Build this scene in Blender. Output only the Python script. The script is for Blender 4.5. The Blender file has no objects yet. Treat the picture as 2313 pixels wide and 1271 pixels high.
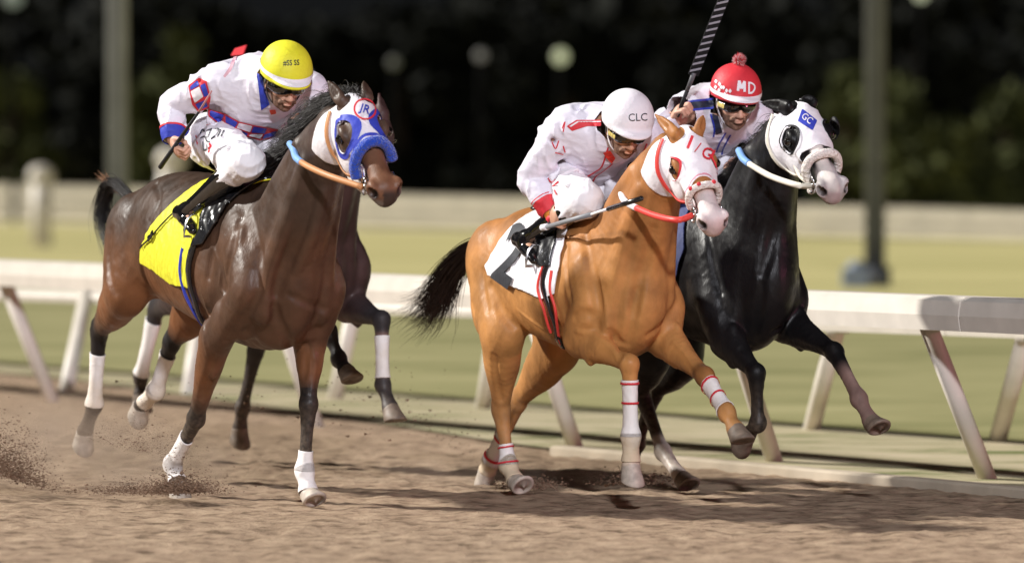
import bpy, bmesh, math, random
import numpy as np
from mathutils import Vector, Matrix
from mathutils.bvhtree import BVHTree
from mathutils.geometry import tessellate_polygon

C = bpy.context.scene.collection
SC = bpy.context.scene
rng = np.random.default_rng(7)
random.seed(7)

# ---------------------------------------------------------------- camera, world, lights
F = 12850.0                      # focal length in pixels of the 2313 px wide photograph (200 mm lens)
CX, CY = 1156.5, 635.5
CAM_H, HORIZON = 1.75, 315.0
PITCH = math.atan((CY - HORIZON) / F)
cam_d = bpy.data.cameras.new("camera"); cam = bpy.data.objects.new("camera", cam_d); C.objects.link(cam)
cam_d.sensor_width = 36.0; cam_d.lens = F / 2313 * 36.0
cam_d.clip_start = 1.0; cam_d.clip_end = 2500
cam.location = (0, 0, CAM_H); cam.rotation_euler = (math.radians(90) - PITCH, 0, 0)
cam_d.dof.use_dof = True; cam_d.dof.focus_distance = 27.2; cam_d.dof.aperture_fstop = 1.6
SC.camera = cam

W = bpy.data.worlds.new("World"); SC.world = W; W.use_nodes = True
W.node_tree.nodes["Background"].inputs[0].default_value = (0.9, 0.95, 1.0, 1)
W.node_tree.nodes["Background"].inputs[1].default_value = 0.005
SC.view_settings.view_transform = 'Standard'; SC.view_settings.look = 'None'
SC.view_settings.exposure = 0.88; SC.view_settings.gamma = 1.0

def aim(o, d):                   # d: direction the light travels to come FROM
    o.rotation_euler = Vector(d).to_track_quat('Z', 'Y').to_euler()
sun_d = bpy.data.lights.new("sun", 'SUN'); sun = bpy.data.objects.new("sun", sun_d); C.objects.link(sun)
sun_d.energy = 3.4; sun_d.angle = math.radians(2.5); sun_d.color = (1.0, 0.965, 0.9)
aim(sun, (-0.80, 0.20, 0.56)); sun.location = (-20, 10, 20)

def fill_spot(name, loc, target, power, size, color, spread=60):
    d = bpy.data.lights.new(name, 'SPOT'); o = bpy.data.objects.new(name, d); C.objects.link(o)
    d.energy = power; d.shadow_soft_size = size; d.color = color; d.spot_size = math.radians(spread); d.spot_blend = 0.6
    o.location = loc; aim(o, Vector(loc) - Vector(target))
    return o
# added unseen lamps: frontal fill for racecourse floods, red tint from the right
fill_spot("fill_lamp", (3, -28, 24), (2, 40, 0), 66000, 1.2, (0.93, 0.93, 1.0), 75)
fill_spot("fill_lamp", (34, 10, 4.5), (0.6, 27, 1.0), 4500, 1.0, (1.0, 0.25, 0.45), 40)

# ---------------------------------------------------------------- pixels to places
cp, sp = math.cos(PITCH), math.sin(PITCH)
def ray(px, py):
    a, b = px - CX, CY - py
    return np.array([a, F * cp + b * sp, -F * sp + b * cp])
def ground(px, py, z=0.0):
    r = ray(px, py); t = (z - CAM_H) / r[2]
    return np.array([0, 0, CAM_H]) + r * t
def at_depth(px, py, Y):
    r = ray(px, py); return np.array([0, 0, CAM_H]) + r * (Y / r[1])
def to_px(P):
    P = np.asarray(P, float); d = P - np.array([0, 0, CAM_H])
    f = d[..., 1] * cp - d[..., 2] * sp; u = d[..., 1] * sp + d[..., 2] * cp
    return np.stack([CX + F * d[..., 0] / f, CY - F * u / f], -1)

class Frame:
    """a local frame (x forward, y left, z up) standing on the track"""
    def __init__(s, bx, D, heading):
        s.th = math.radians(heading); s.c, s.s = math.cos(s.th), math.sin(s.th)
        s.O = np.array([(bx - CX) / F * D, D, 0.0])
        s.h = np.array([s.c, -s.s, 0]); s.l = np.array([s.s, s.c, 0])
    def J(s, px, py, v=0.0):     # v = metres to the RIGHT of the middle plane
        r = ray(px, py); o = np.array([0, 0, CAM_H]) - s.O
        t = (-v - o @ s.l) / (r @ s.l); P = o + r * t
        return np.array([P @ s.h, P @ s.l, P[2]])
    def world(s, p):
        p = np.asarray(p, float); return s.O + p[..., 0:1] * s.h + p[..., 1:2] * s.l + p[..., 2:3] * np.array([0, 0, 1.0])
    def px(s, p): return to_px(s.world(p))
    def viewdir(s):              # towards the camera, local
        d = -s.O / np.linalg.norm(s.O); return np.array([d @ s.h, d @ s.l, 0.0])

# ---------------------------------------------------------------- scene bookkeeping
def tag(o, label=None, cat=None, group=None, kind=None):
    if label: o['label'] = label
    if cat: o['category'] = cat
    if group: o['group'] = group
    if kind: o['kind'] = kind
    return o
def empty(name, loc, rz=0.0):
    o = bpy.data.objects.new(name, None); C.objects.link(o); o.location = loc; o.rotation_euler = (0, 0, rz)
    o.empty_display_size = 0.2
    return o
def mesh_obj(name, verts, faces, mat, parent=None, smooth=True, cols=None, attr='coat'):
    me = bpy.data.meshes.new(name)
    me.from_pydata([tuple(v) for v in np.asarray(verts, float)], [], [tuple(int(i) for i in f) for f in faces])
    if smooth: me.polygons.foreach_set('use_smooth', [True] * len(me.polygons))
    if cols is not None:
        a = me.color_attributes.new(attr, 'FLOAT_COLOR', 'POINT')
        cc = np.ones((len(verts), 4), np.float32); cc[:, :3] = cols
        a.data.foreach_set('color', cc.ravel())
    if mat: me.materials.append(mat)
    me.update()
    o = bpy.data.objects.new(name, me); C.objects.link(o)
    if parent: o.parent = parent
    return o

# ---------------------------------------------------------------- implicit surfaces
class Field:
    def __init__(s, lo, hi, h):
        s.lo = np.array(lo, float); s.h = h
        s.n = np.ceil((np.array(hi) - s.lo) / h).astype(int) + 1
        s.D = np.full(s.n, 0.3, np.float32)
        s.ax = [(s.lo[i] + h * np.arange(s.n[i])).astype(np.float32) for i in range(3)]
    def box(s, lo, hi):
        a = np.maximum(np.floor((np.array(lo) - s.lo) / s.h).astype(int), 0)
        b = np.minimum(np.ceil((np.array(hi) - s.lo) / s.h).astype(int) + 1, s.n)
        if np.any(b <= a): return None
        sl = tuple(slice(a[i], b[i]) for i in range(3))
        g = [s.ax[0][sl[0]][:, None, None], s.ax[1][sl[1]][None, :, None], s.ax[2][sl[2]][None, None, :]]
        return sl, g
    def put(s, sl, d, k, sub=False):
        A = s.D[sl]
        if sub:
            d = -d
            if k > 0:
                h = np.maximum(k - np.abs(A - d), 0) / k; s.D[sl] = np.maximum(A, d) + h * h * k * 0.25
            else: s.D[sl] = np.maximum(A, d)
        else:
            if k > 0:
                h = np.maximum(k - np.abs(A - d), 0) / k; s.D[sl] = np.minimum(A, d) - h * h * k * 0.25
            else: s.D[sl] = np.minimum(A, d)
    def ell(s, c, r, k=0.03, R=None, sub=False):
        """ellipsoid, centre c, radii r, optional rotation matrix R (columns = its axes)"""
        c = np.array(c, float); r = np.array(r, float)
        ext = (np.abs(R) @ r if R is not None else r) + k + 2 * s.h
        B = s.box(c - ext, c + ext)
        if B is None: return
        sl, g = B
        q = [g[i] - np.float32(c[i]) for i in range(3)]
        if R is not None:
            q = [q[0] * np.float32(R[0, j]) + q[1] * np.float32(R[1, j]) + q[2] * np.float32(R[2, j]) for j in range(3)]
        k0 = np.sqrt(sum((q[i] / r[i]) ** 2 for i in range(3))) + 1e-6
        k1 = np.sqrt(sum((q[i] / r[i] ** 2) ** 2 for i in range(3))) + 1e-4
        s.put(sl, (k0 * (k0 - 1) / k1).astype(np.float32), k, sub)
    def segs(s, P, ra, rb, w, k, sub=False):
        """elliptical tube through the points P; radius rb along w, ra across it"""
        P = np.asarray(P, float); w = np.array(w, float) / np.linalg.norm(w)
        rm = np.maximum(ra, rb)
        lo = P.min(0) - rm.max() - k - 3 * s.h; hi = P.max(0) + rm.max() + k + 3 * s.h
        B = s.box(lo, hi)
        if B is None: return
        sl0, g0 = B
        shp = tuple(x.stop - x.start for x in sl0)
        T = np.full(shp, 0.3, np.float32)
        for i in range(len(P) - 1):
            a, b = P[i], P[i + 1]; m = max(rm[i], rm[i + 1]) + k + 2 * s.h
            BB = s.box(np.minimum(a, b) - m, np.maximum(a, b) + m)
            if BB is None: continue
            sl, g = BB
            d = b - a; L2 = float(d @ d) + 1e-12
            q = [g[j] - np.float32(a[j]) for j in range(3)]
            t = np.clip((q[0] * np.float32(d[0]) + q[1] * np.float32(d[1]) + q[2] * np.float32(d[2])) / np.float32(L2), 0, 1)
            q = [q[j] - t * np.float32(d[j]) for j in range(3)]
            A = ra[i] + (ra[i + 1] - ra[i]) * t; Bq = rb[i] + (rb[i + 1] - rb[i]) * t
            ql = q[0] * np.float32(w[0]) + q[1] * np.float32(w[1]) + q[2] * np.float32(w[2])
            o2 = np.maximum(q[0] ** 2 + q[1] ** 2 + q[2] ** 2 - ql ** 2, 0)
            k0 = np.sqrt(o2 / A ** 2 + (ql / Bq) ** 2) + 1e-6
            k1 = np.sqrt(o2 / A ** 4 + ql ** 2 / Bq ** 4) + 1e-4
            dd = (k0 * (k0 - 1) / k1).astype(np.float32)
            sub_sl = tuple(slice(sl[j].start - sl0[j].start, sl[j].stop - sl0[j].start) for j in range(3))
            T[sub_sl] = np.minimum(T[sub_sl], dd)
        s.put(sl0, T, k, sub)
    def tube(s, pts, k=0.03, w=(0, 1, 0), n=5, sub=False):
        """pts: rows (x,y,z, ra[, rb]); smoothed through a Catmull-Rom spline"""
        A = np.array([list(p[:3]) + [p[3], p[4] if len(p) > 4 else p[3]] for p in pts], float)
        S = spline(A, n) if n > 1 and len(A) > 2 else A
        s.segs(S[:, :3], S[:, 3], S[:, 4], w, k, sub)
    def folds(s, amp, waves, seed):
        """cloth folds or muscle ripple: warped ridges added to the distance field"""
        r = np.random.default_rng(seed); X, Y, Z = np.meshgrid(*s.ax, indexing='ij', sparse=True); T = 0
        for lam, wt in waves:
            k = r.normal(size=3); k = k / np.linalg.norm(k) * 6.2832 / lam; w = r.normal(size=3) * 6.2832 / (lam * 2.6); w2 = r.normal(size=3) * 6.2832 / (lam * 2.2)
            ph = np.sin(X * w[0] + Y * w[1] + Z * w[2]) * 1.3; env = .5 + .5 * np.sin(X * w2[0] + Y * w2[1] + Z * w2[2] + 1)
            T = T + wt * env * (np.abs(np.sin(X * k[0] + Y * k[1] + Z * k[2] + ph)) ** .8 - .6)
        s.D += (amp * T).astype(np.float32)
    def sample(s, P):
        q = (np.asarray(P) - s.lo) / s.h; i = np.clip(np.floor(q).astype(int), 0, s.n - 2); f = q - i
        v = 0
        for dx in (0, 1):
            for dy in (0, 1):
                for dz in (0, 1):
                    wt = (f[:, 0] if dx else 1 - f[:, 0]) * (f[:, 1] if dy else 1 - f[:, 1]) * (f[:, 2] if dz else 1 - f[:, 2])
                    v = v + wt * s.D[i[:, 0] + dx, i[:, 1] + dy, i[:, 2] + dz]
        return v
    def surface(s, off=0.0):
        """surface nets: quads of the level set D = off"""
        D = s.D - off; n = s.n
        ins = D < 0
        cs = np.zeros(tuple(n - 1), np.int8)
        for dx in (0, 1):
            for dy in (0, 1):
                for dz in (0, 1):
                    cs += ins[dx:n[0] - 1 + dx, dy:n[1] - 1 + dy, dz:n[2] - 1 + dz]
        act = np.argwhere((cs > 0) & (cs < 8))
        idx = np.full(tuple(n - 1), -1, np.int32); idx[act[:, 0], act[:, 1], act[:, 2]] = np.arange(len(act))
        acc = np.zeros((len(act), 3)); cnt = np.zeros(len(act))
        cor = [(a, b, c) for a in (0, 1) for b in (0, 1) for c in (0, 1)]
        for p in cor:
            for ax in range(3):
                if p[ax]: continue
                q = list(p); q[ax] = 1
                v0 = D[act[:, 0] + p[0], act[:, 1] + p[1], act[:, 2] + p[2]].astype(float)
                v1 = D[act[:, 0] + q[0], act[:, 1] + q[1], act[:, 2] + q[2]].astype(float)
                m = (v0 < 0) != (v1 < 0)
                t = np.where(m, v0 / np.where(m, v0 - v1, 1), 0)
                pt = np.array(p, float)[None, :].repeat(len(act), 0); pt[:, ax] = t
                acc[m] += pt[m]; cnt[m] += 1
        V = s.lo + s.h * (act + acc / cnt[:, None])
        faces = []
        for ax in range(3):
            a, b = [i for i in range(3) if i != ax]
            sl0 = [slice(1, n[i] - 1) for i in range(3)]; sl0[ax] = slice(0, n[ax] - 1)
            sl1 = list(sl0); sl1[ax] = slice(1, n[ax])
            i0 = ins[tuple(sl0)]; i1 = ins[tuple(sl1)]
            e = np.argwhere(i0 != i1)
            if not len(e): continue
            st = np.array([1, 1, 1]); st[ax] = 0; e = e + st
            flip = ins[e[:, 0], e[:, 1], e[:, 2]]
            def cell(da, db):
                c = e.copy(); c[:, a] -= da; c[:, b] -= db
                return idx[c[:, 0], c[:, 1], c[:, 2]]
            Q = np.stack([cell(0, 0), cell(1, 0), cell(1, 1), cell(0, 1)], 1)
            if ax == 1: flip = ~flip
            Q[~flip] = Q[~flip][:, ::-1]
            faces.append(Q)
        Fq = np.concatenate(faces); Fq = Fq[(Fq >= 0).all(1)]
        n4 = np.cross(V[Fq[:, 2]] - V[Fq[:, 0]], V[Fq[:, 3]] - V[Fq[:, 1]]); c4 = V[Fq].mean(1)
        nl = n4 / (np.linalg.norm(n4, axis=1)[:, None] + 1e-12); m_ = slice(None, None, max(1, len(Fq) // 400))
        if np.median(s.sample(c4[m_] + nl[m_] * s.h) - s.sample(c4[m_] - nl[m_] * s.h)) < 0: Fq = Fq[:, ::-1]
        return V, Fq

def spline(A, n):
    out = []
    m = len(A)
    for i in range(m - 1):
        p0, p1, p2, p3 = A[max(i - 1, 0)], A[i], A[i + 1], A[min(i + 2, m - 1)]
        for j in range(n):
            t = j / n
            out.append(0.5 * ((2 * p1) + (-p0 + p2) * t + (2 * p0 - 5 * p1 + 4 * p2 - p3) * t * t + (-p0 + 3 * p1 - 3 * p2 + p3) * t ** 3))
    out.append(A[-1])
    return np.array(out)

def clip_mesh(V, Q, f):
    """keeps the part of the mesh where f > 0, cut exactly along f = 0"""
    V = np.asarray(V); T = np.concatenate([Q[:, [0, 1, 2]], Q[:, [0, 2, 3]]]) if Q.shape[1] == 4 else Q
    pos = f > 0; c = pos[T].sum(1)
    full = T[c == 3]
    verts = list(V); extra = {}; nv = len(V); newv = []; out = [tuple(t) for t in full]
    def cut(i, j):
        key = (i, j) if i < j else (j, i)
        if key not in extra:
            a, b = key; t = f[a] / (f[a] - f[b]); newv.append(V[a] + (V[b] - V[a]) * t); extra[key] = nv + len(newv) - 1
        return extra[key]
    for t in T[(c > 0) & (c < 3)]:
        poly = []
        for k in range(3):
            i, j = int(t[k]), int(t[(k + 1) % 3])
            if pos[i]: poly.append(i)
            if pos[i] != pos[j]: poly.append(cut(i, j))
        if len(poly) >= 3:
            for k in range(1, len(poly) - 1): out.append((poly[0], poly[k], poly[k + 1]))
    VV = np.vstack([V, np.array(newv)]) if newv else V
    Fc = np.array(out, int) if out else np.zeros((0, 3), int)
    used = np.unique(Fc); mp = np.full(len(VV), -1); mp[used] = np.arange(len(used))
    return VV[used], mp[Fc]

def poly_sd(P, poly):
    """signed distance to a polygon, positive inside"""
    P = np.asarray(P, float); poly = np.asarray(poly, float); d = np.full(len(P), 1e18); sgn = np.ones(len(P))
    n = len(poly)
    for i in range(n):
        a, b = poly[i], poly[i - 1]
        e = b - a; w = P - a
        t = np.clip((w @ e) / (e @ e + 1e-12), 0, 1)
        q = w - t[:, None] * e
        d = np.minimum(d, (q ** 2).sum(1))
        c1 = P[:, 1] >= a[1]; c2 = P[:, 1] < b[1]; c3 = e[0] * w[:, 1] > e[1] * w[:, 0]
        fl = (c1 & c2 & c3) | (~c1 & ~c2 & ~c3)
        sgn[fl] *= -1
    return -sgn * np.sqrt(d)

def components(n, FF):
    lab = np.arange(n)
    while True:
        m = lab[FF].min(1); new = lab.copy()
        for k in range(FF.shape[1]): np.minimum.at(new, FF[:, k], m)
        new = new[new]
        if (new == lab).all(): return lab
        lab = new
def shell(name, V, Q, f, mat, parent, thick=0.003, cols=None, split=False):
    """the piece of the surface where f > 0; loose crumbs are dropped, and with split each piece becomes its own object"""
    VV, FF = clip_mesh(V, Q, f)
    if not len(FF): return None
    lab = components(len(VV), FF)[FF[:, 0]]; ids, cn = np.unique(lab, return_counts=True)
    big = ids[cn >= (12 if split else max(12, cn.max() * .02))]
    if not len(big): big = ids[cn == cn.max()]
    if (split or name in ('eye_ring', 'cuff_trim', 'hem', 'cuff')) and len(big) > 1:
        o = None
        for i in big:
            F2 = FF[lab == i]; us = np.unique(F2); mp = np.full(len(VV), -1); mp[us] = np.arange(len(us))
            o = mesh_obj(name, VV[us], mp[F2], mat, parent, True)
        return o
    FF = FF[np.isin(lab, big)]; us = np.unique(FF); mp = np.full(len(VV), -1); mp[us] = np.arange(len(us)); VV, FF = VV[us], mp[FF]
    c = cols(VV) if callable(cols) else cols
    o = mesh_obj(name, VV, FF, mat, parent, True, c)
    if thick:
        m = o.modifiers.new('thickness', 'SOLIDIFY'); m.thickness = thick; m.offset = -1
    return o

# ---------------------------------------------------------------- materials
def mat(name, col, rough=0.5, spec=0.5, metal=0.0, bump=None, attr=None, coat=0.0, sheen=0.0, noise=None, rvar=0.0):
    """bump=(scale, strength, stretch vec); noise=(scale, amount) mottles the colour"""
    m = bpy.data.materials.new(name); m.use_nodes = True; nt = m.node_tree; N = nt.nodes; L = nt.links
    b = N['Principled BSDF']
    b.inputs['Roughness'].default_value = rough; b.inputs['Metallic'].default_value = metal
    b.inputs['Specular IOR Level'].default_value = spec; b.inputs['Coat Weight'].default_value = coat
    b.inputs['Coat Roughness'].default_value = 0.15; b.inputs['Sheen Weight'].default_value = sheen
    tc = N.new('ShaderNodeTexCoord')
    src = None
    if attr:
        a = N.new('ShaderNodeAttribute'); a.attribute_name = attr; src = a.outputs['Color']
    else:
        r = N.new('ShaderNodeRGB'); r.outputs[0].default_value = (*col, 1); src = r.outputs[0]
    if noise:
        nz = N.new('ShaderNodeTexNoise'); nz.inputs['Scale'].default_value = noise[0]; nz.inputs['Detail'].default_value = 5
        L.new(tc.outputs['Object'], nz.inputs['Vector'])
        mr = N.new('ShaderNodeMapRange'); mr.inputs['From Min'].default_value = 0.3; mr.inputs['From Max'].default_value = 0.7
        mr.inputs['To Min'].default_value = 1 - noise[1]; mr.inputs['To Max'].default_value = 1 + noise[1]
        L.new(nz.outputs['Fac'], mr.inputs['Value'])
        mx = N.new('ShaderNodeMix'); mx.data_type = 'RGBA'; mx.blend_type = 'MULTIPLY'; mx.inputs['Factor'].default_value = 1
        L.new(src, mx.inputs['A']); L.new(mr.outputs[0], mx.inputs['B']); src = mx.outputs['Result']
    L.new(src, b.inputs['Base Color'])
    if rvar:
        n2 = N.new('ShaderNodeTexNoise'); n2.inputs['Scale'].default_value = 13; n2.inputs['Detail'].default_value = 6; L.new(tc.outputs['Object'], n2.inputs['Vector'])
        m2 = N.new('ShaderNodeMapRange'); m2.inputs['From Min'].default_value = .3; m2.inputs['From Max'].default_value = .7; m2.inputs['To Min'].default_value = rough - rvar; m2.inputs['To Max'].default_value = rough + rvar
        L.new(n2.outputs['Fac'], m2.inputs['Value']); L.new(m2.outputs[0], b.inputs['Roughness'])
    if bump:
        mp = N.new('ShaderNodeMapping'); mp.inputs['Scale'].default_value = bump[2] if len(bump) > 2 else (1, 1, 1)
        nz = N.new('ShaderNodeTexNoise'); nz.inputs['Scale'].default_value = bump[0]; nz.inputs['Detail'].default_value = 4
        L.new(tc.outputs['Object'], mp.inputs['Vector']); L.new(mp.outputs[0], nz.inputs['Vector'])
        bp = N.new('ShaderNodeBump'); bp.inputs['Strength'].default_value = bump[1]; bp.inputs['Distance'].default_value = bump[3] if len(bump) > 3 else 0.01
        L.new(nz.outputs['Fac'], bp.inputs['Height']); L.new(bp.outputs[0], b.inputs['Normal'])
    return m
# ---------------------------------------------------------------- horses
def lerp(a, b, t): return np.asarray(a) * (1 - t) + np.asarray(b) * t
def norm(v): v = np.asarray(v, float); return v / (np.linalg.norm(v) + 1e-9)
def mixc(a, b, t):
    t = np.clip(t, 0, 1)[:, None]; return np.asarray(a) * (1 - t) + np.asarray(b) * t

class Head:
    def __init__(s, poll, muz, roll=0.0, L=0.62, yaw=0.0):
        s.k = np.linalg.norm(muz - poll) / 0.62
        X = norm(muz - poll); ya = math.radians(yaw); Y = np.array([math.sin(ya), math.cos(ya), 0]); Y = norm(Y - X * (X @ Y)); Z = np.cross(X, Y)
        c, q = math.cos(math.radians(roll)), math.sin(math.radians(roll))
        Y, Z = Y * c + Z * q, Z * c - Y * q
        s.O = poll; s.R = np.stack([X, Y, Z], 1)
        s.g = np.array([1.0, 1.16, 1.10]) * s.k
    def p(s, x, y, z): return s.O + s.R @ (np.array([x, y, z]) * s.g)
    def loc(s, P): return ((np.asarray(P) - s.O) @ s.R) / s.g
    def ell(s, Fd, c, r, k=0.02, sub=False, rot=None):
        Fd.ell(s.p(*c), np.array(r) * s.g, k, s.R if rot is None else s.R @ rot, sub)
    def tube(s, Fd, pts, k=0.02, n=4, sub=False, w=None):
        P = [list(s.p(*q[:3])) + [q[3] * s.g[2], (q[4] if len(q) > 4 else q[3]) * s.g[1]] for q in pts]
        Fd.tube(P, k, s.R[:, 1] if w is None else s.R @ np.array(w), n, sub)

def rotz(a): c, s_ = math.cos(a), math.sin(a); return np.array([[c, -s_, 0], [s_, c, 0], [0, 0, 1.0]])
def roty(a): c, s_ = math.cos(a), math.sin(a); return np.array([[c, 0, s_], [0, 1, 0], [-s_, 0, c]])

def head_sdf(Fd, H, ears, skull_only=False):
    for sy in (-1, 1):
        H.ell(Fd, (.20, sy * .045, -.155), (.125, .050, .115), .03)          # cheek
        H.ell(Fd, (.255, sy * .064, -.075), (.10, .016, .014), .02)          # facial crest
    H.ell(Fd, (.07, 0, -.075), (.12, .078, .080), .04)
    H.ell(Fd, (.18, 0, -.065), (.13, .082, .066), .04)
    H.tube(Fd, [(.20, 0, -.07, .068, .070), (.32, 0, -.060, .056, .050), (.44, 0, -.057, .051, .045), (.54, 0, -.062, .052, .050)], .03)
    H.tube(Fd, [(.20, 0, -.17, .06, .045), (.32, 0, -.145, .040, .036), (.43, 0, -.122, .030, .028), (.52, 0, -.122, .028, .030)], .03)
    H.ell(Fd, (.545, 0, -.066), (.070, .064, .062), .03)
    H.ell(Fd, (.578, 0, -.092), (.040, .042, .040), .02)
    H.ell(Fd, (.535, 0, -.128), (.042, .032, .022), .012)
    H.ell(Fd, (.50, 0, -.142), (.030, .026, .020), .02)
    for sy in (-1, 1):
        H.ell(Fd, (.185, sy * .088, -.050), (.046, .018, .026), .02)         # brow
        H.ell(Fd, (.195, sy * .086, -.096), (.040, .014, .018), .02)         # under the eye
        H.ell(Fd, (.20, sy * .098, -.070), (.024, .012, .017), .012, True)   # socket
        H.ell(Fd, (.556, sy * .052, -.042), (.048, .024, .038), .018)        # nostril rim
        H.ell(Fd, (.582, sy * .062, -.040), (.034, .022, .026), .006, True)
        H.ell(Fd, (.100, sy * .076, -.050), (.05, .012, .02), .02, True)     # temple hollow
    H.tube(Fd, [(.600, .0, -.108, .004, .05), (.55, 0, -.106, .005, .06), (.47, 0, -.100, .003, .05)], .006, 1, True)
    # ears
    for sy, tip in zip((-1, 1), ears):
        if tip is None: continue
        b = H.p(.015, sy * .058, -.015); d = tip - b; Ln = np.linalg.norm(d); d = d / Ln
        out = norm(H.R[:, 1] * sy * .5 + H.R[:, 2] * .6 + H.R[:, 0] * .5); out = norm(out - d * (out @ d)); side = np.cross(d, out)
        P = [list(b + d * Ln * t) + [r * 1.0, r2] for t, r, r2 in ((0, .030, .022), (.3, .032, .019), (.6, .025, .014), (.85, .012, .008), (1, .004, .004))]
        Fd.tube(P, .02, out, 4)
        P = [list(b + d * Ln * t + out * o_) + [r, r2] for t, o_, r, r2 in ((.28, .022, .018, .014), (.55, .019, .016, .011), (.78, .012, .007, .007))]
        Fd.tube(P, .006, out, 4, True)

def foreleg(Fd, top, sh, el, kn, fe, ho, s=1.0):
    fo = lerp(el, kn, .45)
    Fd.tube([list(lerp(sh, top, .55)) + [.095 * s, .045 * s], list(sh) + [.085 * s, .060 * s], list(el) + [.080 * s, .060 * s]], .05)
    Fd.tube([list(el) + [.080 * s, .062 * s], list(lerp(el, kn, .3)) + [.070 * s, .056 * s], list(lerp(el, kn, .62)) + [.047 * s, .041 * s],
             list(lerp(el, kn, .86)) + [.038 * s, .034 * s], list(kn) + [.041 * s, .037 * s]], .03)
    d = norm(fe - kn)
    Fd.tube([list(kn) + [.040 * s, .036 * s], list(kn + d * .055) + [.037 * s, .031 * s], list(lerp(kn, fe, .45)) + [.033 * s, .024 * s],
             list(lerp(kn, fe, .8)) + [.033 * s, .025 * s], list(fe) + [.040 * s, .033 * s]], .02)
    pa = lerp(fe, ho, .55)
    Fd.tube([list(fe) + [.036 * s, .032 * s], list(pa) + [.027 * s, .029 * s], list(ho) + [.038 * s, .038 * s]], .02)
    back = norm(np.cross(d, [0, 1, 0]));
    if back @ (el - kn) > 0 and abs(back[0]) < .1: back = -back
    return back

def hindleg(Fd, hip, st, hk, fe, ho, s=1.0):
    sy = 1 if st[1] > 0 else -1
    Fd.tube([list(hip) + [.17 * s, .10 * s], list(lerp(hip, st, .55)) + [.18 * s, .105 * s], list(st) + [.120 * s, .085 * s]], .06)
    Fd.tube([list(st) + [.112 * s, .082 * s], list(lerp(st, hk, .35)) + [.104 * s, .076 * s], list(lerp(st, hk, .68)) + [.066 * s, .052 * s],
             list(lerp(st, hk, .9)) + [.046 * s, .038 * s], list(hk) + [.050 * s, .036 * s]], .04)
    Fd.tube([list(hk) + [.050 * s, .036 * s], list(lerp(hk, fe, .2)) + [.042 * s, .033 * s], list(lerp(hk, fe, .5)) + [.036 * s, .026 * s],
             list(lerp(hk, fe, .8)) + [.031 * s, .027 * s], list(fe) + [.040 * s, .035 * s]], .02)
    # achilles tendon and point of hock
    u = norm(st - hk); bk = np.array([-1.0, 0, 0]); bk = norm(bk - u * (bk @ u))
    Fd.tube([list(hk + bk * .045 + u * .03) + [.022, .022], list(hk + bk * .05 + u * .12) + [.016, .018], list(lerp(hk, st, .6) + bk * .06) + [.03, .03]], .03)
    pa = lerp(fe, ho, .55)
    Fd.tube([list(fe) + [.038 * s, .034 * s], list(pa) + [.028 * s, .030 * s], list(ho) + [.038 * s, .038 * s]], .02)

def hoof_mesh(name, co, tip_dir, fwd, m, parent, shoe=None):
    """co: coronet centre; tip_dir: down the hoof; fwd: toe direction"""
    d = norm(tip_dir); f = norm(fwd - d * (fwd @ d)); sd = np.cross(d, f)
    V, Fc = [], []; n = 20
    rings = [(-.014, .040, 0), (0, .048, 0), (.006, .047, 0), (.035, .053, .010), (.070, .061, .022), (.075, .058, .022), (.075, .048, .020), (.071, .044, .02), (.069, .0, .02)]
    for (h, r, sh) in rings:
        for i in range(n):
            a = 2 * math.pi * i / n
            rr = r * (1.08 if math.cos(a) > 0 else .92)
            V.append(co + d * (h * (1.0 + .25 * math.cos(a))) + f * (math.cos(a) * rr + sh) + sd * math.sin(a) * r * .95)
    for k in range(len(rings) - 1):
        for i in range(n):
            j = (i + 1) % n; Fc.append((k * n + i, k * n + j, (k + 1) * n + j, (k + 1) * n + i))
    return mesh_obj(name, V, Fc, m, parent)

def hair(name, strands, m, parent, r0=.004, cols=None):
    """strands: list of (n,3) arrays; each becomes a tapered three-sided strand"""
    V, Fc = [], []
    for S in strands:
        S = np.asarray(S); n = len(S); base = len(V)
        T = np.gradient(S, axis=0); T /= (np.linalg.norm(T, axis=1)[:, None] + 1e-9)
        a = np.cross(T, [.3, .5, .8]); a /= (np.linalg.norm(a, axis=1)[:, None] + 1e-9); b = np.cross(T, a)
        for i in range(n):
            r = r0 * (1 - (i / (n - 1)) ** 1.5 * .9)
            for k in range(3):
                g = 2.094 * k; V.append(S[i] + a[i] * math.cos(g) * r + b[i] * math.sin(g) * r)
        for i in range(n - 1):
            for k in range(3):
                k2 = (k + 1) % 3; Fc.append((base + i * 3 + k, base + i * 3 + k2, base + i * 3 + 3 + k2, base + i * 3 + 3 + k))
    return mesh_obj(name, V, Fc, m, parent)

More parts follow.
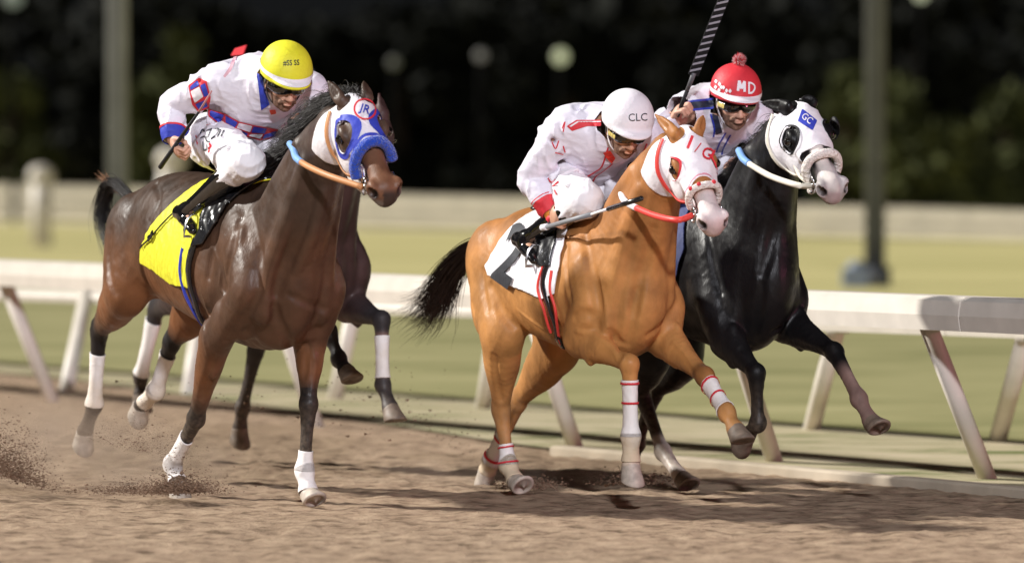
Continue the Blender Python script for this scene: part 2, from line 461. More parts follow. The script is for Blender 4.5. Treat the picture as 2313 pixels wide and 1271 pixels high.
def strap(name, pts, w, t, m, parent, up=None, n=6, round_=False):
    """a flat strap (or a round cord) along a smooth line"""
    A = np.array([list(p) for p in pts], float); S = spline(A, n) if len(A) > 2 else np.array([lerp(A[0], A[1], i / 6) for i in range(7)])
    T = np.gradient(S, axis=0); T /= (np.linalg.norm(T, axis=1)[:, None] + 1e-9)
    V, Fc = [], []
    sec = [(math.cos(a), math.sin(a)) for a in np.linspace(0, 2 * math.pi, 10, endpoint=False)] if round_ else [(1, 1), (-1, 1), (-1, -1), (1, -1)]
    k = len(sec)
    for i, p in enumerate(S):
        nrm = np.array(up[i * len(up) // len(S)] if isinstance(up, list) else (up if up is not None else (0, 1, 0)), float)
        nrm = norm(nrm - T[i] * (nrm @ T[i])); wd = np.cross(T[i], nrm)
        for (a, b) in sec: V.append(p + wd * a * w / 2 + nrm * b * (t / 2 if not round_ else w / 2))
    for i in range(len(S) - 1):
        for j in range(k): Fc.append((i * k + j, i * k + (j + 1) % k, (i + 1) * k + (j + 1) % k, (i + 1) * k + j))
    Fc.append(tuple(range(k))[::-1]); Fc.append(tuple((len(S) - 1) * k + j for j in range(k)))
    return mesh_obj(name, V, Fc, m, parent, round_)

def hug(Fd, P, off):
    """moves the points P onto the surface of the field, off metres outside it"""
    P = np.array(P, float)
    for _ in range(6):
        d = Fd.sample(P); g = np.zeros_like(P); e = .006
        for a in range(3):
            o = np.zeros(3); o[a] = e; g[:, a] = (Fd.sample(P + o) - Fd.sample(P - o)) / (2 * e)
        g /= (np.linalg.norm(g, axis=1)[:, None] + 1e-6)
        P = P - g * np.clip(d - off, -.05, .05)[:, None]
    return P, g

def hug_strap(name, Fd, pts, w, off, m, parent, n=8, t=.004):
    A = np.array(pts, float); S = spline(A, n) if len(A) > 2 else np.array([lerp(A[0], A[1], i / 12) for i in range(13)])
    S, G = hug(Fd, S, off)
    for _ in range(2): S[1:-1] = (S[:-2] + 2 * S[1:-1] + S[2:]) / 4
    T = np.gradient(S, axis=0); T /= (np.linalg.norm(T, axis=1)[:, None] + 1e-9)
    V, Fc = [], []
    for i, p in enumerate(S):
        g = norm(G[i] - T[i] * (G[i] @ T[i])); wd = np.cross(T[i], g)
        for (a, b) in ((-.5, 0), (0, .35), (.5, 0), (.5, -1), (-.5, -1)): V.append(p + wd * a * w + g * b * t)
    k = 5
    for i in range(len(S) - 1):
        for j in range(k): Fc.append((i * k + j, i * k + (j + 1) % k, (i + 1) * k + (j + 1) % k, (i + 1) * k + j))
    return mesh_obj(name, V, Fc, m, parent)

M_hoof = mat('hoof_horn', (.16, .12, .09), .6, noise=(30, .3))
M_hoofp = mat('pale_hoof_horn', (.42, .36, .30), .6, noise=(30, .25))
M_eye = mat('horse_eye', (.006, .004, .003), .06, .8)
M_blackhair = mat('black_hair', (.012, .010, .010), .45, .4)

def build_horse(fr, S):
    """S: the horse's pixel measurements (see the four sheets below)"""
    J = fr.J
    root = empty('racehorse', fr.O, -fr.th); tag(root, S['label'], 'horse', 'racehorses galloping down the track')
    hip = {}
    st = S['stations']
    lo = np.array([1e9] * 3); hi = -lo
    pts = []
    for (px, yt, yb, w) in st:
        a, b = J(px, yt), J(px, yb); pts.append(list((a + b) / 2) + [np.linalg.norm(a - b) / 2, w])
    legs = {k: [J(*q) for q in v] for k, v in S['legs'].items()}
    for k in legs:
        for q in legs[k]: q[2] = max(q[2], S.get('minz', .05))
        legs[k][-1][2] = max(legs[k][-1][2], .062)
    H = Head(J(*S['poll']), J(*S['muzzle']), S.get('roll', 0), yaw=S.get('yaw', 18))
    neck = [list(J(q[0], q[1], q[4] if len(q) > 4 else 0)) + [q[2], q[3]] for q in S['neck']]
    allp = np.array([p[:3] for p in pts] + [q for v in legs.values() for q in v] + [H.O, H.p(.62, 0, 0)] + [n_[:3] for n_ in neck])
    ears = [J(*e) if e else None for e in S['ears']]
    lo = allp.min(0) - [.34, .20, .06]; hi = allp.max(0) + [.30, .20, .30]
    lo[2] = max(lo[2], 0.0); lo[1] = min(lo[1], -.38); hi[1] = max(hi[1], .38); hi[2] = max(hi[2], max([e[2] for e in ears if e is not None] + [0]) + .03)
    Fd = Field(lo, hi, S.get('h', .0075))
    # trunk
    Fd.tube(pts, .0, (0, 1, 0), 5)
    # legs
    for side, sg in (('R', -1), ('L', 1)):
        top = J(*S['wither']) + np.array([-.02, sg * .15, -.10])
        l = legs['f' + side]; foreleg(Fd, top, *l, s=1.18)
        sh = l[0]; el = l[1]
        br = J(*S['breast'])
        # shoulder blade, triceps, breast muscles
        Fd.tube([list(lerp(top, sh, .25) - [0, sg * .03, 0]) + [.08, .05], list(lerp(top, sh, .6)) + [.09, .055], list(sh) + [.085, .065]], .06)
        tri = lerp(top, el, .56) + np.array([-.06, sg * .030, -.01])
        Fd.ell(tri, (.11, .060, .15), .03, roty(-.35))
        Fd.ell(lerp(top, sh, .66) + np.array([.01, sg * .022, 0]), (.065, .045, .15), .04, roty(.35))
        Fd.ell(lerp(sh, el, .55) + np.array([-.01, sg * .03, .0]), (.09, .045, .08), .025)
        Fd.ell(lerp(br, sh, .48) + np.array([.03, 0, -.03]), (.09, .085, .15), .03)
        Fd.ell(lerp(lerp(br, sh, .5), el, .45) + np.array([.02, 0, -.03]), (.07, .06, .11), .03)
        Fd.ell(lerp(el, l[2], .22) + np.array([.025, sg * .012, 0]), (.04, .035, .11), .02)
        hl = legs['h' + side]; hp = J(*S['hip']) * [1, 0, 1] + np.array([0, sg * .15, 0])
        hindleg(Fd, hp, *hl, s=1.14)
        Fd.ell(hp + np.array([-.02, sg * .010, .03]), (.20, .120, .19), .06)
        Fd.ell(lerp(hp, hl[0], .5) + np.array([-.10, sg * .02, .0]), (.085, .075, .21), .035, roty(.15))
        Fd.ell(lerp(hp, hl[0], .7) + np.array([.06, sg * .02, .0]), (.09, .06, .17), .03)
        Fd.ell(hl[0] + np.array([.05, sg * .01, .04]), (.05, .05, .06), .04)
        Fd.ell(lerp(hl[0], hl[1], .25) + np.array([-.01, sg * .025, 0]), (.06, .04, .11), .03)
    # chest between the forelegs and the groove of the breast
    Fd.ell(J(*S['breast']) + np.array([-.02, 0, -.04]), (.13, .17, .24), .06)
    Fd.tube([list(J(*S['breast']) + np.array([.19, 0, .10])) + [.012, .010], list(J(*S['breast']) + np.array([.15, 0, -.05])) + [.014, .011],
             list(J(*S['breast']) + np.array([.09, 0, -.18])) + [.008, .008]], .04, (0, 1, 0), 4, True)
    # neck
    Fd.tube(neck, .06, (0, 1, 0), 5)
    nA = np.array(neck)
    for sg in (-1, 1):      # muscle cords down the side of the neck
        P = []
        for i, q in enumerate(neck[1:]):
            t = i / (len(neck) - 2)
            P.append([q[0] + q[3] * .15 + .1 * t, q[1] + sg * q[4] * .80, q[2] - .04 - .12 * t, .035 + .04 * t, .03 + .02 * t])
        Fd.tube(P, .03)
        P = [[q[0] - q[3] * .45, q[1] + sg * q[4] * .75, q[2] + q[3] * .25, .04, .028] for q in neck[1:]]
        Fd.tube(P, .03)
    head_sdf(Fd, H, ears)
    # throat joins cheek to neck
    n0 = np.array(neck[0][:3]); Fd.tube([list(H.p(.10, 0, -.12)) + [.10, .065], list(n0) + [neck[0][3], neck[0][4]]], .05, (0, 1, 0), 1)
    Fd.folds(.0022, [(.16, 1), (.11, .8), (.07, .5)], 5)
    for (kind, r_, k_, line) in S.get('relief', []): relief(fr, Fd, line, r_, k_, kind == 'groove')
    V, Q = Fd.surface(0)
    cols = S['paint'](V, H, legs, fr, S)
    body = mesh_obj('body', V, Q, S['mat'], root, True, cols)
    # hooves
    for k, l in legs.items():
        fe, ho = l[-2], l[-1]; d = norm(ho - fe)
        sh = S.get('hoofdir', {}).get(k)
        dd = norm(d + np.array(sh if sh else (0, 0, -.3)))
        fw = np.array([1.0, 0, 0]); fw = fw - dd * (fw @ dd)
        if dd[0] > .75: fw = np.array([0, 0, 1.0])
        if dd[0] < -.75: fw = np.array([0, 0, -1.0])
        hoof_mesh('hoof', ho + d * .01, dd, fw, S.get('hoofmat', {}).get(k, M_hoof), root)
    for sg in (-1, 1):
        me = bpy.data.meshes.new('eye'); bm = bmesh.new(); bmesh.ops.create_uvsphere(bm, u_segments=20, v_segments=12, radius=.024 * H.k); bm.to_mesh(me); bm.free()
        for p_ in me.polygons: p_.use_smooth = True
        me.materials.append(M_eye); o = bpy.data.objects.new('eye', me); C.objects.link(o); o.parent = root; o.location = H.p(.20, sg * .101, -.068)
    return root, Fd, H, legs, neck, V, Q

def snap(fr, Fd, P, off):
    """carries points along the line of sight onto the visible surface, off metres above it"""
    P = np.array(P, float); vd = fr.viewdir(); ts = np.linspace(.5, -.5, 201)
    d = Fd.sample((P[:, None, :] + ts[None, :, None] * vd).reshape(-1, 3)).reshape(len(P), -1)
    i = np.argmax(d < off, axis=1); ok = d[np.arange(len(P)), i] < off
    if ok.any(): i[~ok] = int(np.median(i[ok]))
    i = np.maximum(i, 1); a = d[np.arange(len(P)), i - 1]; b = d[np.arange(len(P)), i]; f = np.clip((a - off) / (a - b + 1e-9), 0, 1) * ok
    t = ts[i - 1] + (ts[i] - ts[i - 1]) * f
    Q = P + t[:, None] * vd; _, G = hug(Fd, Q, off); return Q, G

def relief(fr, Fd, line, r_, k_, groove):
    """a groove or a ridge (tendon, vein, edge of a muscle) along a line on the horse's own surface"""
    A = np.array([fr.J(*p) for p in line]); S = spline(A, 5) if len(A) > 2 else np.array([lerp(A[0], A[1], t) for t in np.linspace(0, 1, 6)])
    # bring each point forward onto the visible surface along the line of sight
    vd = fr.viewdir(); out = []
    for p in S:
        ts = np.linspace(.55, -.55, 111); Q = p + ts[:, None] * vd; d = Fd.sample(Q); i = np.argmax(d < 0)
        if d[i] < 0: out.append(Q[i])
    if len(out) < 2: return
    out = np.array(out)
    for _ in range(2): out[1:-1] = (out[:-2] + 2 * out[1:-1] + out[2:]) / 4
    P, G = hug(Fd, out, .35 * r_ if groove else -.45 * r_)
    env = np.sin(np.linspace(.25, math.pi - .25, len(P))) ** .5
    Fd.segs(P, r_ * env + .001, r_ * env + .001, (0, 1, 0), k_, groove)

def bandage(name, Fd, VQ, a, b, t0, t1, m, parent, rad=.085, thick=.004):
    """the sleeve of the surface VQ around the bone a-b, between the fractions t0 and t1"""
    V, Q = VQ
    d = b - a; L = np.linalg.norm(d); d = d / L
    s_ = (V - a) @ d; r = np.linalg.norm(V - a - s_[:, None] * d, axis=1)
    f = np.minimum(np.minimum(s_ - t0 * L, t1 * L - s_), (rad - r))
    return shell(name, V, Q, f, m, parent, thick)
# ---------------------------------------------------------------- the four horses' sheets
def segd(V, a, b):
    d = b - a; t = ((V - a) @ d) / (d @ d); tc = np.clip(t, 0, 1)
    return t, np.linalg.norm(V - a - tc[:, None] * d, axis=1)
def leg_dark(V, l, t0=.55, t1=.95, rad=.13):
    """0..1: how far down its leg each vertex is (from fraction t0 of the upper bone)"""
    a, b = l[-4], l[-3]
    t, d = segd(V, a, b); m = np.clip((t - t0) / (t1 - t0), 0, 1) * (d < rad)
    for i, j in ((-3, -2), (-2, -1)):
        _, d2 = segd(V, l[i], l[j]); m = np.maximum(m, (d2 < .085) * 1.0)
    return m
def near_leg(V, l, rad=.09):
    m = np.zeros(len(V))
    for i, j in ((-3, -2), (-2, -1)):
        _, d2 = segd(V, l[i], l[j]); m = np.maximum(m, (d2 < rad) * 1.0)
    return m
def sm(x, a, b): t = np.clip((x - a) / (b - a), 0, 1); return t * t * (3 - 2 * t)

def nostrils(c, V, H):
    q = H.loc(V)
    for s_ in (-1, 1):
        d = np.sqrt(((q[:, 0] - .582) / 1.3) ** 2 + (q[:, 1] - s_ * .060) ** 2 + (q[:, 2] + .041) ** 2); m = sm(-d, -.030, -.021)
        c = c * (1 - m[:, None]) + np.array((.012, .008, .008)) * m[:, None]
    return c
def paint_bay(V, H, legs, fr, S):
    red, dark, blk = (.17, .068, .027), (.054, .032, .022), (.012, .010, .010)
    z = V[:, 2]
    rear = sm(-V[:, 0], .35, 1.0)
    t = sm(z, .95, 1.42); t = np.maximum(t, (1 - rear) * .75)
    c = mixc(red, dark, t)
    for k, l in legs.items():
        b = leg_dark(V, l, .50, .92, .13)
        c = c * (1 - b[:, None]) + np.array(blk) * b[:, None]
        if k[0] == 'f':
            t_, d = segd(V, l[1], l[2]); m = sm(-d, -.11, -.06) * sm(t_, -.1, .1) * (1 - sm(t_, .45, .8))
            c = c * (1 - .8 * m[:, None]) + np.array(red) * (.8 * m[:, None])
    q = H.loc(V); head = sm(-np.abs(q[:, 0] - .3), -.36, -.28) * sm(q[:, 2], -.34, -.26) * (np.abs(q[:, 1]) < .16)
    hc = mixc((.080, .048, .034), (.17, .078, .042), sm(q[:, 0], .30, .40) * sm(q[:, 2], -.09, -.03))
    gr = (sm(q[:, 0], .47, .53) * sm(-q[:, 2], .05, .09))[:, None]; hc = hc * (1 - gr) + np.array((.20, .17, .155)) * gr
    dk = (sm(q[:, 0], .585, .61) * (q[:, 1] > -.02))[:, None]; hc = hc * (1 - dk) + np.array((.03, .022, .022)) * dk
    c = c * (1 - head[:, None]) + hc * head[:, None]
    return nostrils(c, V, H)

def paint_sorrel(V, H, legs, fr, S):
    c = mixc((.42, .195, .062), (.33, .138, .043), sm(V[:, 2], 1.0, 1.45))
    q = H.loc(V); head = sm(q[:, 0], -.12, .0) * sm(q[:, 2], -.34, -.26) * (np.abs(q[:, 1]) < .16) * (q[:, 0] < .75)
    white = head * sm(q[:, 0], .36, .42)
    c = c * (1 - white[:, None]) + np.array((.62, .54, .53)) * white[:, None]
    grey = head * sm(q[:, 0], .42, .5) * sm(-q[:, 2], .05, .10) * (1 - sm(q[:, 0], .54, .58)) * .8
    c = c * (1 - grey[:, None]) + np.array((.20, .18, .18)) * grey[:, None]
    pink = head * sm(q[:, 0], .55, .60) * sm(q[:, 2], -.12, -.09)
    c = c * (1 - .4 * pink[:, None]) + np.array((.45, .24, .24)) * (.4 * pink[:, None])
    for k, l in legs.items():
        b = near_leg(V, l) * sm(segd(V, l[-3], l[-2])[0], .7, .95) * (.0 if k in ('fL',) else 1)
        c = c * (1 - b[:, None]) + np.array((.60, .50, .40)) * b[:, None]
    kn = legs['fL'][2]; d = np.linalg.norm(V - kn, axis=1); m = sm(-d, -.09, -.05) * .6
    return nostrils(c * (1 - m[:, None]) + np.array((.14, .055, .02)) * m[:, None], V, H)

def paint_black(V, H, legs, fr, S):
    c = np.tile(np.array((.0065, .006, .0065)), (len(V), 1))
    q = H.loc(V); head = (q[:, 0] > -.1) * (q[:, 0] < .75) * sm(q[:, 2], -.34, -.26) * (np.abs(q[:, 1]) < .16)
    mz = head * sm(q[:, 0], .40, .47)
    c = c * (1 - mz[:, None]) + np.array((.42, .39, .39)) * mz[:, None]
    pink = head * sm(q[:, 0], .55, .60) * sm(q[:, 2], -.12, -.08) * (q[:, 1] < .02)
    c = c * (1 - .4 * pink[:, None]) + np.array((.40, .22, .22)) * (.4 * pink[:, None])
    star = head * sm(q[:, 0], .28, .32) * sm(-np.abs(q[:, 1] + .01), -.035, -.02) * sm(q[:, 2], -.04, -.02)
    c = c * (1 - star[:, None]) + np.array((.6, .55, .52)) * star[:, None]
    chin = head * sm(-q[:, 2], .13, .145) * sm(q[:, 0], .5, .53); c = c * (1 - chin[:, None]) + .02 * chin[:, None]
    l = legs['fL']; b = near_leg(V, l, .08) * sm(segd(V, l[2], l[3])[0], .25, .6)
    c = c * (1 - b[:, None]) + np.array((.22, .14, .12)) * b[:, None]
    l = legs['hR']; b = near_leg(V, l, .08) * sm(segd(V, l[1], l[2])[0], .70, .85)
    c = c * (1 - b[:, None]) + np.array((.50, .44, .40)) * b[:, None]
    return nostrils(c, V, H)

def paint_brown(V, H, legs, fr, S):
    c = np.tile(np.array((.060, .032, .030)), (len(V), 1))
    for l in legs.values():
        b = leg_dark(V, l, .2, .8); c = c * (1 - b[:, None]) + np.array((.030, .026, .028)) * b[:, None]
    l = legs['fL']; b = near_leg(V, l, .07) * sm(segd(V, l[2], l[3])[0], .15, .3) * (1 - sm(segd(V, l[2], l[3])[0], .8, .95))
    c = c * (1 - b[:, None]) + np.array((.25, .15, .13)) * b[:, None]
    return c

def coat_mat(name, rough, spec, b=.12, coat=0.0):
    m = mat(name, (0, 0, 0), rough, spec, attr='coat', bump=(110, b, (1, 1, .3), .006), noise=(7, .30), coat=coat, rvar=.13)
    # track dust clinging to the lower legs
    nt = m.node_tree; N = nt.nodes; L = nt.links; b_ = N['Principled BSDF']; src = b_.inputs['Base Color'].links[0].from_socket
    tc = N.new('ShaderNodeTexCoord'); sx = N.new('ShaderNodeSeparateXYZ'); L.new(tc.outputs['Object'], sx.inputs[0])
    nz = N.new('ShaderNodeTexNoise'); nz.inputs['Scale'].default_value = 45; nz.inputs['Detail'].default_value = 8; L.new(tc.outputs['Object'], nz.inputs['Vector'])
    mr = N.new('ShaderNodeMapRange'); mr.inputs['From Min'].default_value = .05; mr.inputs['From Max'].default_value = .60; mr.inputs['To Min'].default_value = .7; mr.inputs['To Max'].default_value = 0; L.new(sx.outputs['Z'], mr.inputs['Value'])
    m2 = N.new('ShaderNodeMapRange'); m2.inputs['From Min'].default_value = .25; m2.inputs['From Max'].default_value = .85; L.new(nz.outputs['Fac'], m2.inputs['Value'])
    mu = N.new('ShaderNodeMath'); mu.operation = 'MULTIPLY'; L.new(mr.outputs[0], mu.inputs[0]); L.new(m2.outputs[0], mu.inputs[1])
    mx = N.new('ShaderNodeMix'); mx.data_type = 'RGBA'; L.new(mu.outputs[0], mx.inputs['Factor']); L.new(src, mx.inputs['A']); mx.inputs['B'].default_value = (.34, .25, .18, 1); L.new(mx.outputs['Result'], b_.inputs['Base Color'])
    return m

SHEET1 = dict(label='dark bay racehorse with yellow saddlecloth and white hood with blue eye rings', paint=paint_bay,
    stations=[(342, 500, 600, .15), (362, 440, 660, .22), (398, 394, 682, .265), (445, 388, 705, .285), (495, 398, 735, .295), (540, 394, 765, .285), (580, 390, 785, .24), (612, 420, 790, .20), (630, 470, 780, .17)],
    wither=(585, 400), breast=(640, 650), hip=(372, 540),
    legs=dict(fR=[(560, 650, .20), (487, 765, .20), (443, 945, .16), (390, 1048, .14), (402, 1092, .14)],
              fL=[(740, 650, -.20), (700, 765, -.18), (697, 912, -.15), (688, 1062, -.14), (697, 1122, -.14)],
              hR=[(285, 655, .22), (224, 748, .14), (213, 915, .13), (192, 975, .13)],
              hL=[(448, 680, -.18), (388, 772, -.14), (352, 882, -.13), (320, 915, -.13)]),
    relief=[('groove', .016, .035, [(569, 480, .2), (578, 520, .2), (590, 575, .2), (588, 640, .2)]), ('groove', .015, .03, [(505, 480, .25), (486, 540, .25), (472, 625, .25)]),
            ('groove', .015, .03, [(540, 505, .25), (528, 550, .25), (512, 622, .25)]), ('groove', .022, .05, [(708, 420, .1), (682, 520, .1), (640, 605, .1), (622, 660, .1)]),
            ('ridge', .020, .03, [(735, 430, .05), (712, 520, .05), (672, 610, .05)]), ('groove', .014, .03, [(590, 655, .15), (548, 715, .2), (514, 768, .2)]),
            ('groove', .016, .035, [(618, 690, 0), (640, 735, -.1), (660, 790, -.1)]), ('groove', .013, .025, [(655, 660, -.1), (690, 680, -.1), (735, 700, -.1)]),
            ('groove', .010, .03, [(352, 415, .15), (362, 448, .2), (338, 500, .25), (330, 560, .25)]), ('groove', .012, .035, [(252, 520, .25), (246, 590, .25), (262, 660, .25)]),
            ('groove', .014, .035, [(318, 560, .28), (322, 620, .28), (352, 680, .25)]), ('ridge', .006, .012, [(480, 560, .25), (500, 600, .25), (498, 655, .25), (520, 700, .25)]),
            ('ridge', .006, .012, [(455, 655, .25), (470, 700, .25), (462, 745, .25), (470, 800, .2)]), ('ridge', .007, .012, [(700, 760, -.2), (712, 820, -.2), (704, 880, -.2)]),
            ('ridge', .006, .012, [(390, 610, .3), (410, 660, .3), (428, 700, .28)]), ('groove', .012, .02, [(484, 800, .2), (470, 850, .2), (455, 900, .2)]), ('groove', .012, .02, [(692, 800, -.2), (688, 850, -.2)])],
    poll=(799, 212, 0), muzzle=(880, 432, 0), roll=0,
    neck=[(764, 300, .13, .095), (726, 350, .165, .110), (700, 415, .205, .130), (672, 490, .24, .155), (648, 560, .26, .18), (632, 620, .24, .185)],
    ears=[(740, 182, .09), (822, 184, -.07)],
    hoofdir=dict(fL=(1.2, 0, -.3), fR=(-.5, 0, -.5)), hoofmat={})

SHEET2 = dict(label='golden sorrel racehorse with white saddlecloth and white hood lettered in red', paint=paint_sorrel,
    stations=[(1158, 560, 665, .15), (1178, 508, 710, .21), (1212, 468, 735, .26), (1248, 470, 762, .28), (1292, 480, 785, .29), (1335, 478, 800, .28), (1372, 476, 812, .24), (1400, 500, 812, .20), (1415, 550, 800, .17)],
    wither=(1362, 480), breast=(1420, 665), hip=(1186, 600),
    legs=dict(fR=[(1330, 690, .20), (1310, 762, .19), (1422, 822, .15), (1425, 985, .14), (1425, 1048, .14)],
              fL=[(1505, 690, -.20), (1498, 762, -.18), (1592, 850, -.19), (1642, 932, -.18), (1662, 970, -.18)],
              hR=[(1135, 745, .22), (1132, 925, .14), (1148, 1050, .12), (1165, 1090, .12)],
              hL=[(1262, 780, -.16), (1170, 905, -.14), (1110, 1040, -.13), (1100, 1072, -.13)]),
    relief=[('groove', .016, .035, [(1322, 530, .2), (1330, 590, .2), (1345, 650, .2), (1354, 706, .2)]), ('groove', .020, .04, [(1476, 520, .1), (1458, 590, .1), (1438, 660, .1), (1430, 705, .1)]),
            ('groove', .016, .03, [(1440, 655, 0), (1432, 705, 0), (1418, 775, 0)]), ('groove', .016, .03, [(1524, 690, -.2), (1500, 725, -.2), (1466, 752, -.1)]),
            ('groove', .018, .035, [(1300, 712, .2), (1330, 706, .2), (1352, 736, .2)]), ('groove', .014, .03, [(1280, 560, .25), (1278, 620, .25), (1290, 680, .25)]),
            ('groove', .012, .035, [(1052, 600, .25), (1056, 650, .25), (1072, 700, .25)]), ('groove', .012, .03, [(1092, 610, .27), (1094, 660, .27), (1104, 700, .25)]),
            ('groove', .015, .035, [(1110, 645, .28), (1132, 700, .28), (1158, 735, .25)]), ('ridge', .010, .02, [(1305, 745, .2), (1350, 760, .2), (1396, 800, .17)]),
            ('ridge', .006, .012, [(1355, 620, .2), (1368, 680, .2), (1372, 740, .2)]), ('ridge', .006, .012, [(1170, 700, .29), (1220, 740, .28), (1275, 770, .2)]),
            ('groove', .012, .025, [(1380, 740, 0), (1400, 770, 0), (1402, 800, 0)]), ('ridge', .006, .012, [(1520, 770, -.2), (1550, 800, -.2), (1575, 840, -.2)]), ('groove', .012, .025, [(1120, 800, .2), (1124, 860, .18), (1132, 900, .15)])],
    poll=(1551, 288, 0), muzzle=(1621, 508, 0), roll=0,
    neck=[(1516, 365, .13, .095), (1482, 410, .165, .110), (1458, 465, .205, .130), (1436, 530, .235, .155), (1416, 600, .25, .18), (1402, 650, .23, .185)],
    ears=[(1479, 258, .06), (1588, 262, -.08)],
    hoofdir=dict(fL=(.2, 0, -.6), hR=(1.2, 0, -.2), fR=(-.1, 0, -1)), hoofmat={'fL': None})

SHEET3 = dict(label='black racehorse with plain white hood bearing a blue badge and white reins', paint=paint_black,
    stations=[(1445, 480, 610, .19), (1465, 430, 680, .25), (1498, 415, 705, .27), (1535, 420, 735, .28), (1580, 430, 765, .29), (1622, 425, 780, .28), (1660, 420, 795, .24), (1685, 450, 795, .20), (1698, 500, 785, .17)],
    wither=(1648, 425), breast=(1702, 640), hip=(1475, 560),
    legs=dict(fR=[(1610, 680, .20), (1640, 765, .18), (1708, 842, .15), (1712, 955, .14), (1688, 982, .14)],
              fL=[(1785, 670, -.20), (1775, 730, -.18), (1885, 795, -.20), (1940, 900, -.19), (1968, 952, -.19)],
              hR=[(1470, 790, .20), (1448, 885, .13), (1498, 1020, .12), (1540, 1080, .12)],
              hL=[(1540, 800, -.14), (1478, 885, -.12), (1440, 1000, -.12), (1425, 1050, -.12)]),
    relief=[('groove', .020, .04, [(1760, 470, .1), (1745, 540, .1), (1725, 620, .1)]), ('groove', .016, .03, [(1722, 640, 0), (1716, 700, 0), (1700, 770, 0)]), ('groove', .016, .03, [(1810, 690, -.2), (1785, 720, -.2), (1750, 745, -.1)]),
            ('groove', .016, .03, [(1600, 520, .2), (1612, 590, .2), (1630, 660, .2)]), ('ridge', .008, .015, [(1830, 730, -.2), (1860, 745, -.2), (1880, 780, -.2)])],
    poll=(1806, 226, 0), muzzle=(1893, 429, 0), roll=0,
    neck=[(1785, 312, .13, .095), (1746, 365, .17, .115), (1726, 430, .215, .135), (1708, 500, .25, .16), (1696, 570, .27, .185), (1686, 630, .25, .19)],
    ears=[(1716, 232, .09), (1812, 222, -.02)],
    hoofdir=dict(fL=(.8, 0, -.4), fR=(-.9, 0, -.3), hR=(.6, 0, -.6)), hoofmat={})

SHEET4 = dict(label='brown racehorse half hidden behind the dark bay, cream boots on its legs', paint=paint_brown, h=.011,
    stations=[(455, 450, 575, .18), (478, 402, 640, .24), (510, 395, 655, .26), (548, 398, 680, .27), (590, 402, 700, .28), (632, 400, 720, .27), (665, 402, 735, .23), (690, 430, 738, .20), (702, 480, 728, .17)],
    wither=(658, 405), breast=(712, 590), hip=(490, 540),
    legs=dict(fR=[(640, 600, .20), (650, 690, .18), (742, 748, .15), (765, 810, .14), (782, 838, .14)],
              fL=[(800, 605, -.20), (782, 685, -.18), (862, 722, -.20), (865, 868, -.19), (882, 922, -.19)],
              hR=[(440, 640, .20), (352, 700, .14), (318, 850, .13), (318, 890, .13)],
              hL=[(610, 700, -.16), (578, 790, -.14), (548, 920, -.13), (542, 965, -.13)]),
    poll=(846, 250, 0), muzzle=(868, 445, 0), roll=0,
    neck=[(800, 310, .12, .075), (780, 355, .145, .082), (758, 410, .18, .095), (735, 470, .21, .12), (715, 530, .22, .15), (702, 570, .21, .16)],
    ears=[(806, 222, .07), (856, 208, -.06)], hoofdir={}, hoofmat={})

FR1 = Frame(655, 27.05, 65); FR2 = Frame(1425, 27.15, 65); FR3 = Frame(1705, 27.9, 65); FR4 = Frame(722, 29.2, 65)
# ---------------------------------------------------------------- the place
def noise_node(nt, vec, scale, detail=4, rough=.5):
    n = nt.nodes.new('ShaderNodeTexNoise'); n.inputs['Scale'].default_value = scale; n.inputs['Detail'].default_value = detail
    n.inputs['Roughness'].default_value = rough; nt.links.new(vec, n.inputs['Vector']); return n.outputs['Fac']
def ramp(nt, fac, stops):
    r = nt.nodes.new('ShaderNodeValToRGB'); nt.links.new(fac, r.inputs[0]); e = r.color_ramp.elements
    while len(e) < len(stops): e.new(.5)
    for el, (p, c) in zip(e, stops): el.position = p; el.color = (*c, 1)
    return r.outputs[0]
RH = math.radians(59.5)                      # the rail's heading
rail_dir = np.array([math.cos(RH), -math.sin(RH), 0]); rail_n = np.array([math.sin(RH), math.cos(RH), 0])   # n: away from the track

def ground_mat(name, stops, sc, bump, rough=.95, stretch=(1, 1, 1), rot=0.0, fine=None):
    m = bpy.data.materials.new(name); m.use_nodes = True; nt = m.node_tree; N = nt.nodes; L = nt.links
    b = N['Principled BSDF']; b.inputs['Roughness'].default_value = rough; b.inputs['Specular IOR Level'].default_value = .15
    tc = N.new('ShaderNodeTexCoord'); mp = N.new('ShaderNodeMapping'); mp.inputs['Rotation'].default_value = (0, 0, rot); mp.inputs['Scale'].default_value = stretch
    mp.vector_type = 'TEXTURE' if False else 'POINT'
    L.new(tc.outputs['Object'], mp.inputs['Vector'])
    f1 = noise_node(nt, mp.outputs[0], sc, 8, .62)
    L.new(ramp(nt, f1, stops), b.inputs['Base Color'])
    bp = N.new('ShaderNodeBump'); bp.inputs['Strength'].default_value = bump[0]; bp.inputs['Distance'].default_value = bump[1]
    f2 = noise_node(nt, mp.outputs[0], sc * 1.7, 8, .7); L.new(f2, bp.inputs['Height']); L.new(bp.outputs[0], b.inputs['Normal'])
    return m
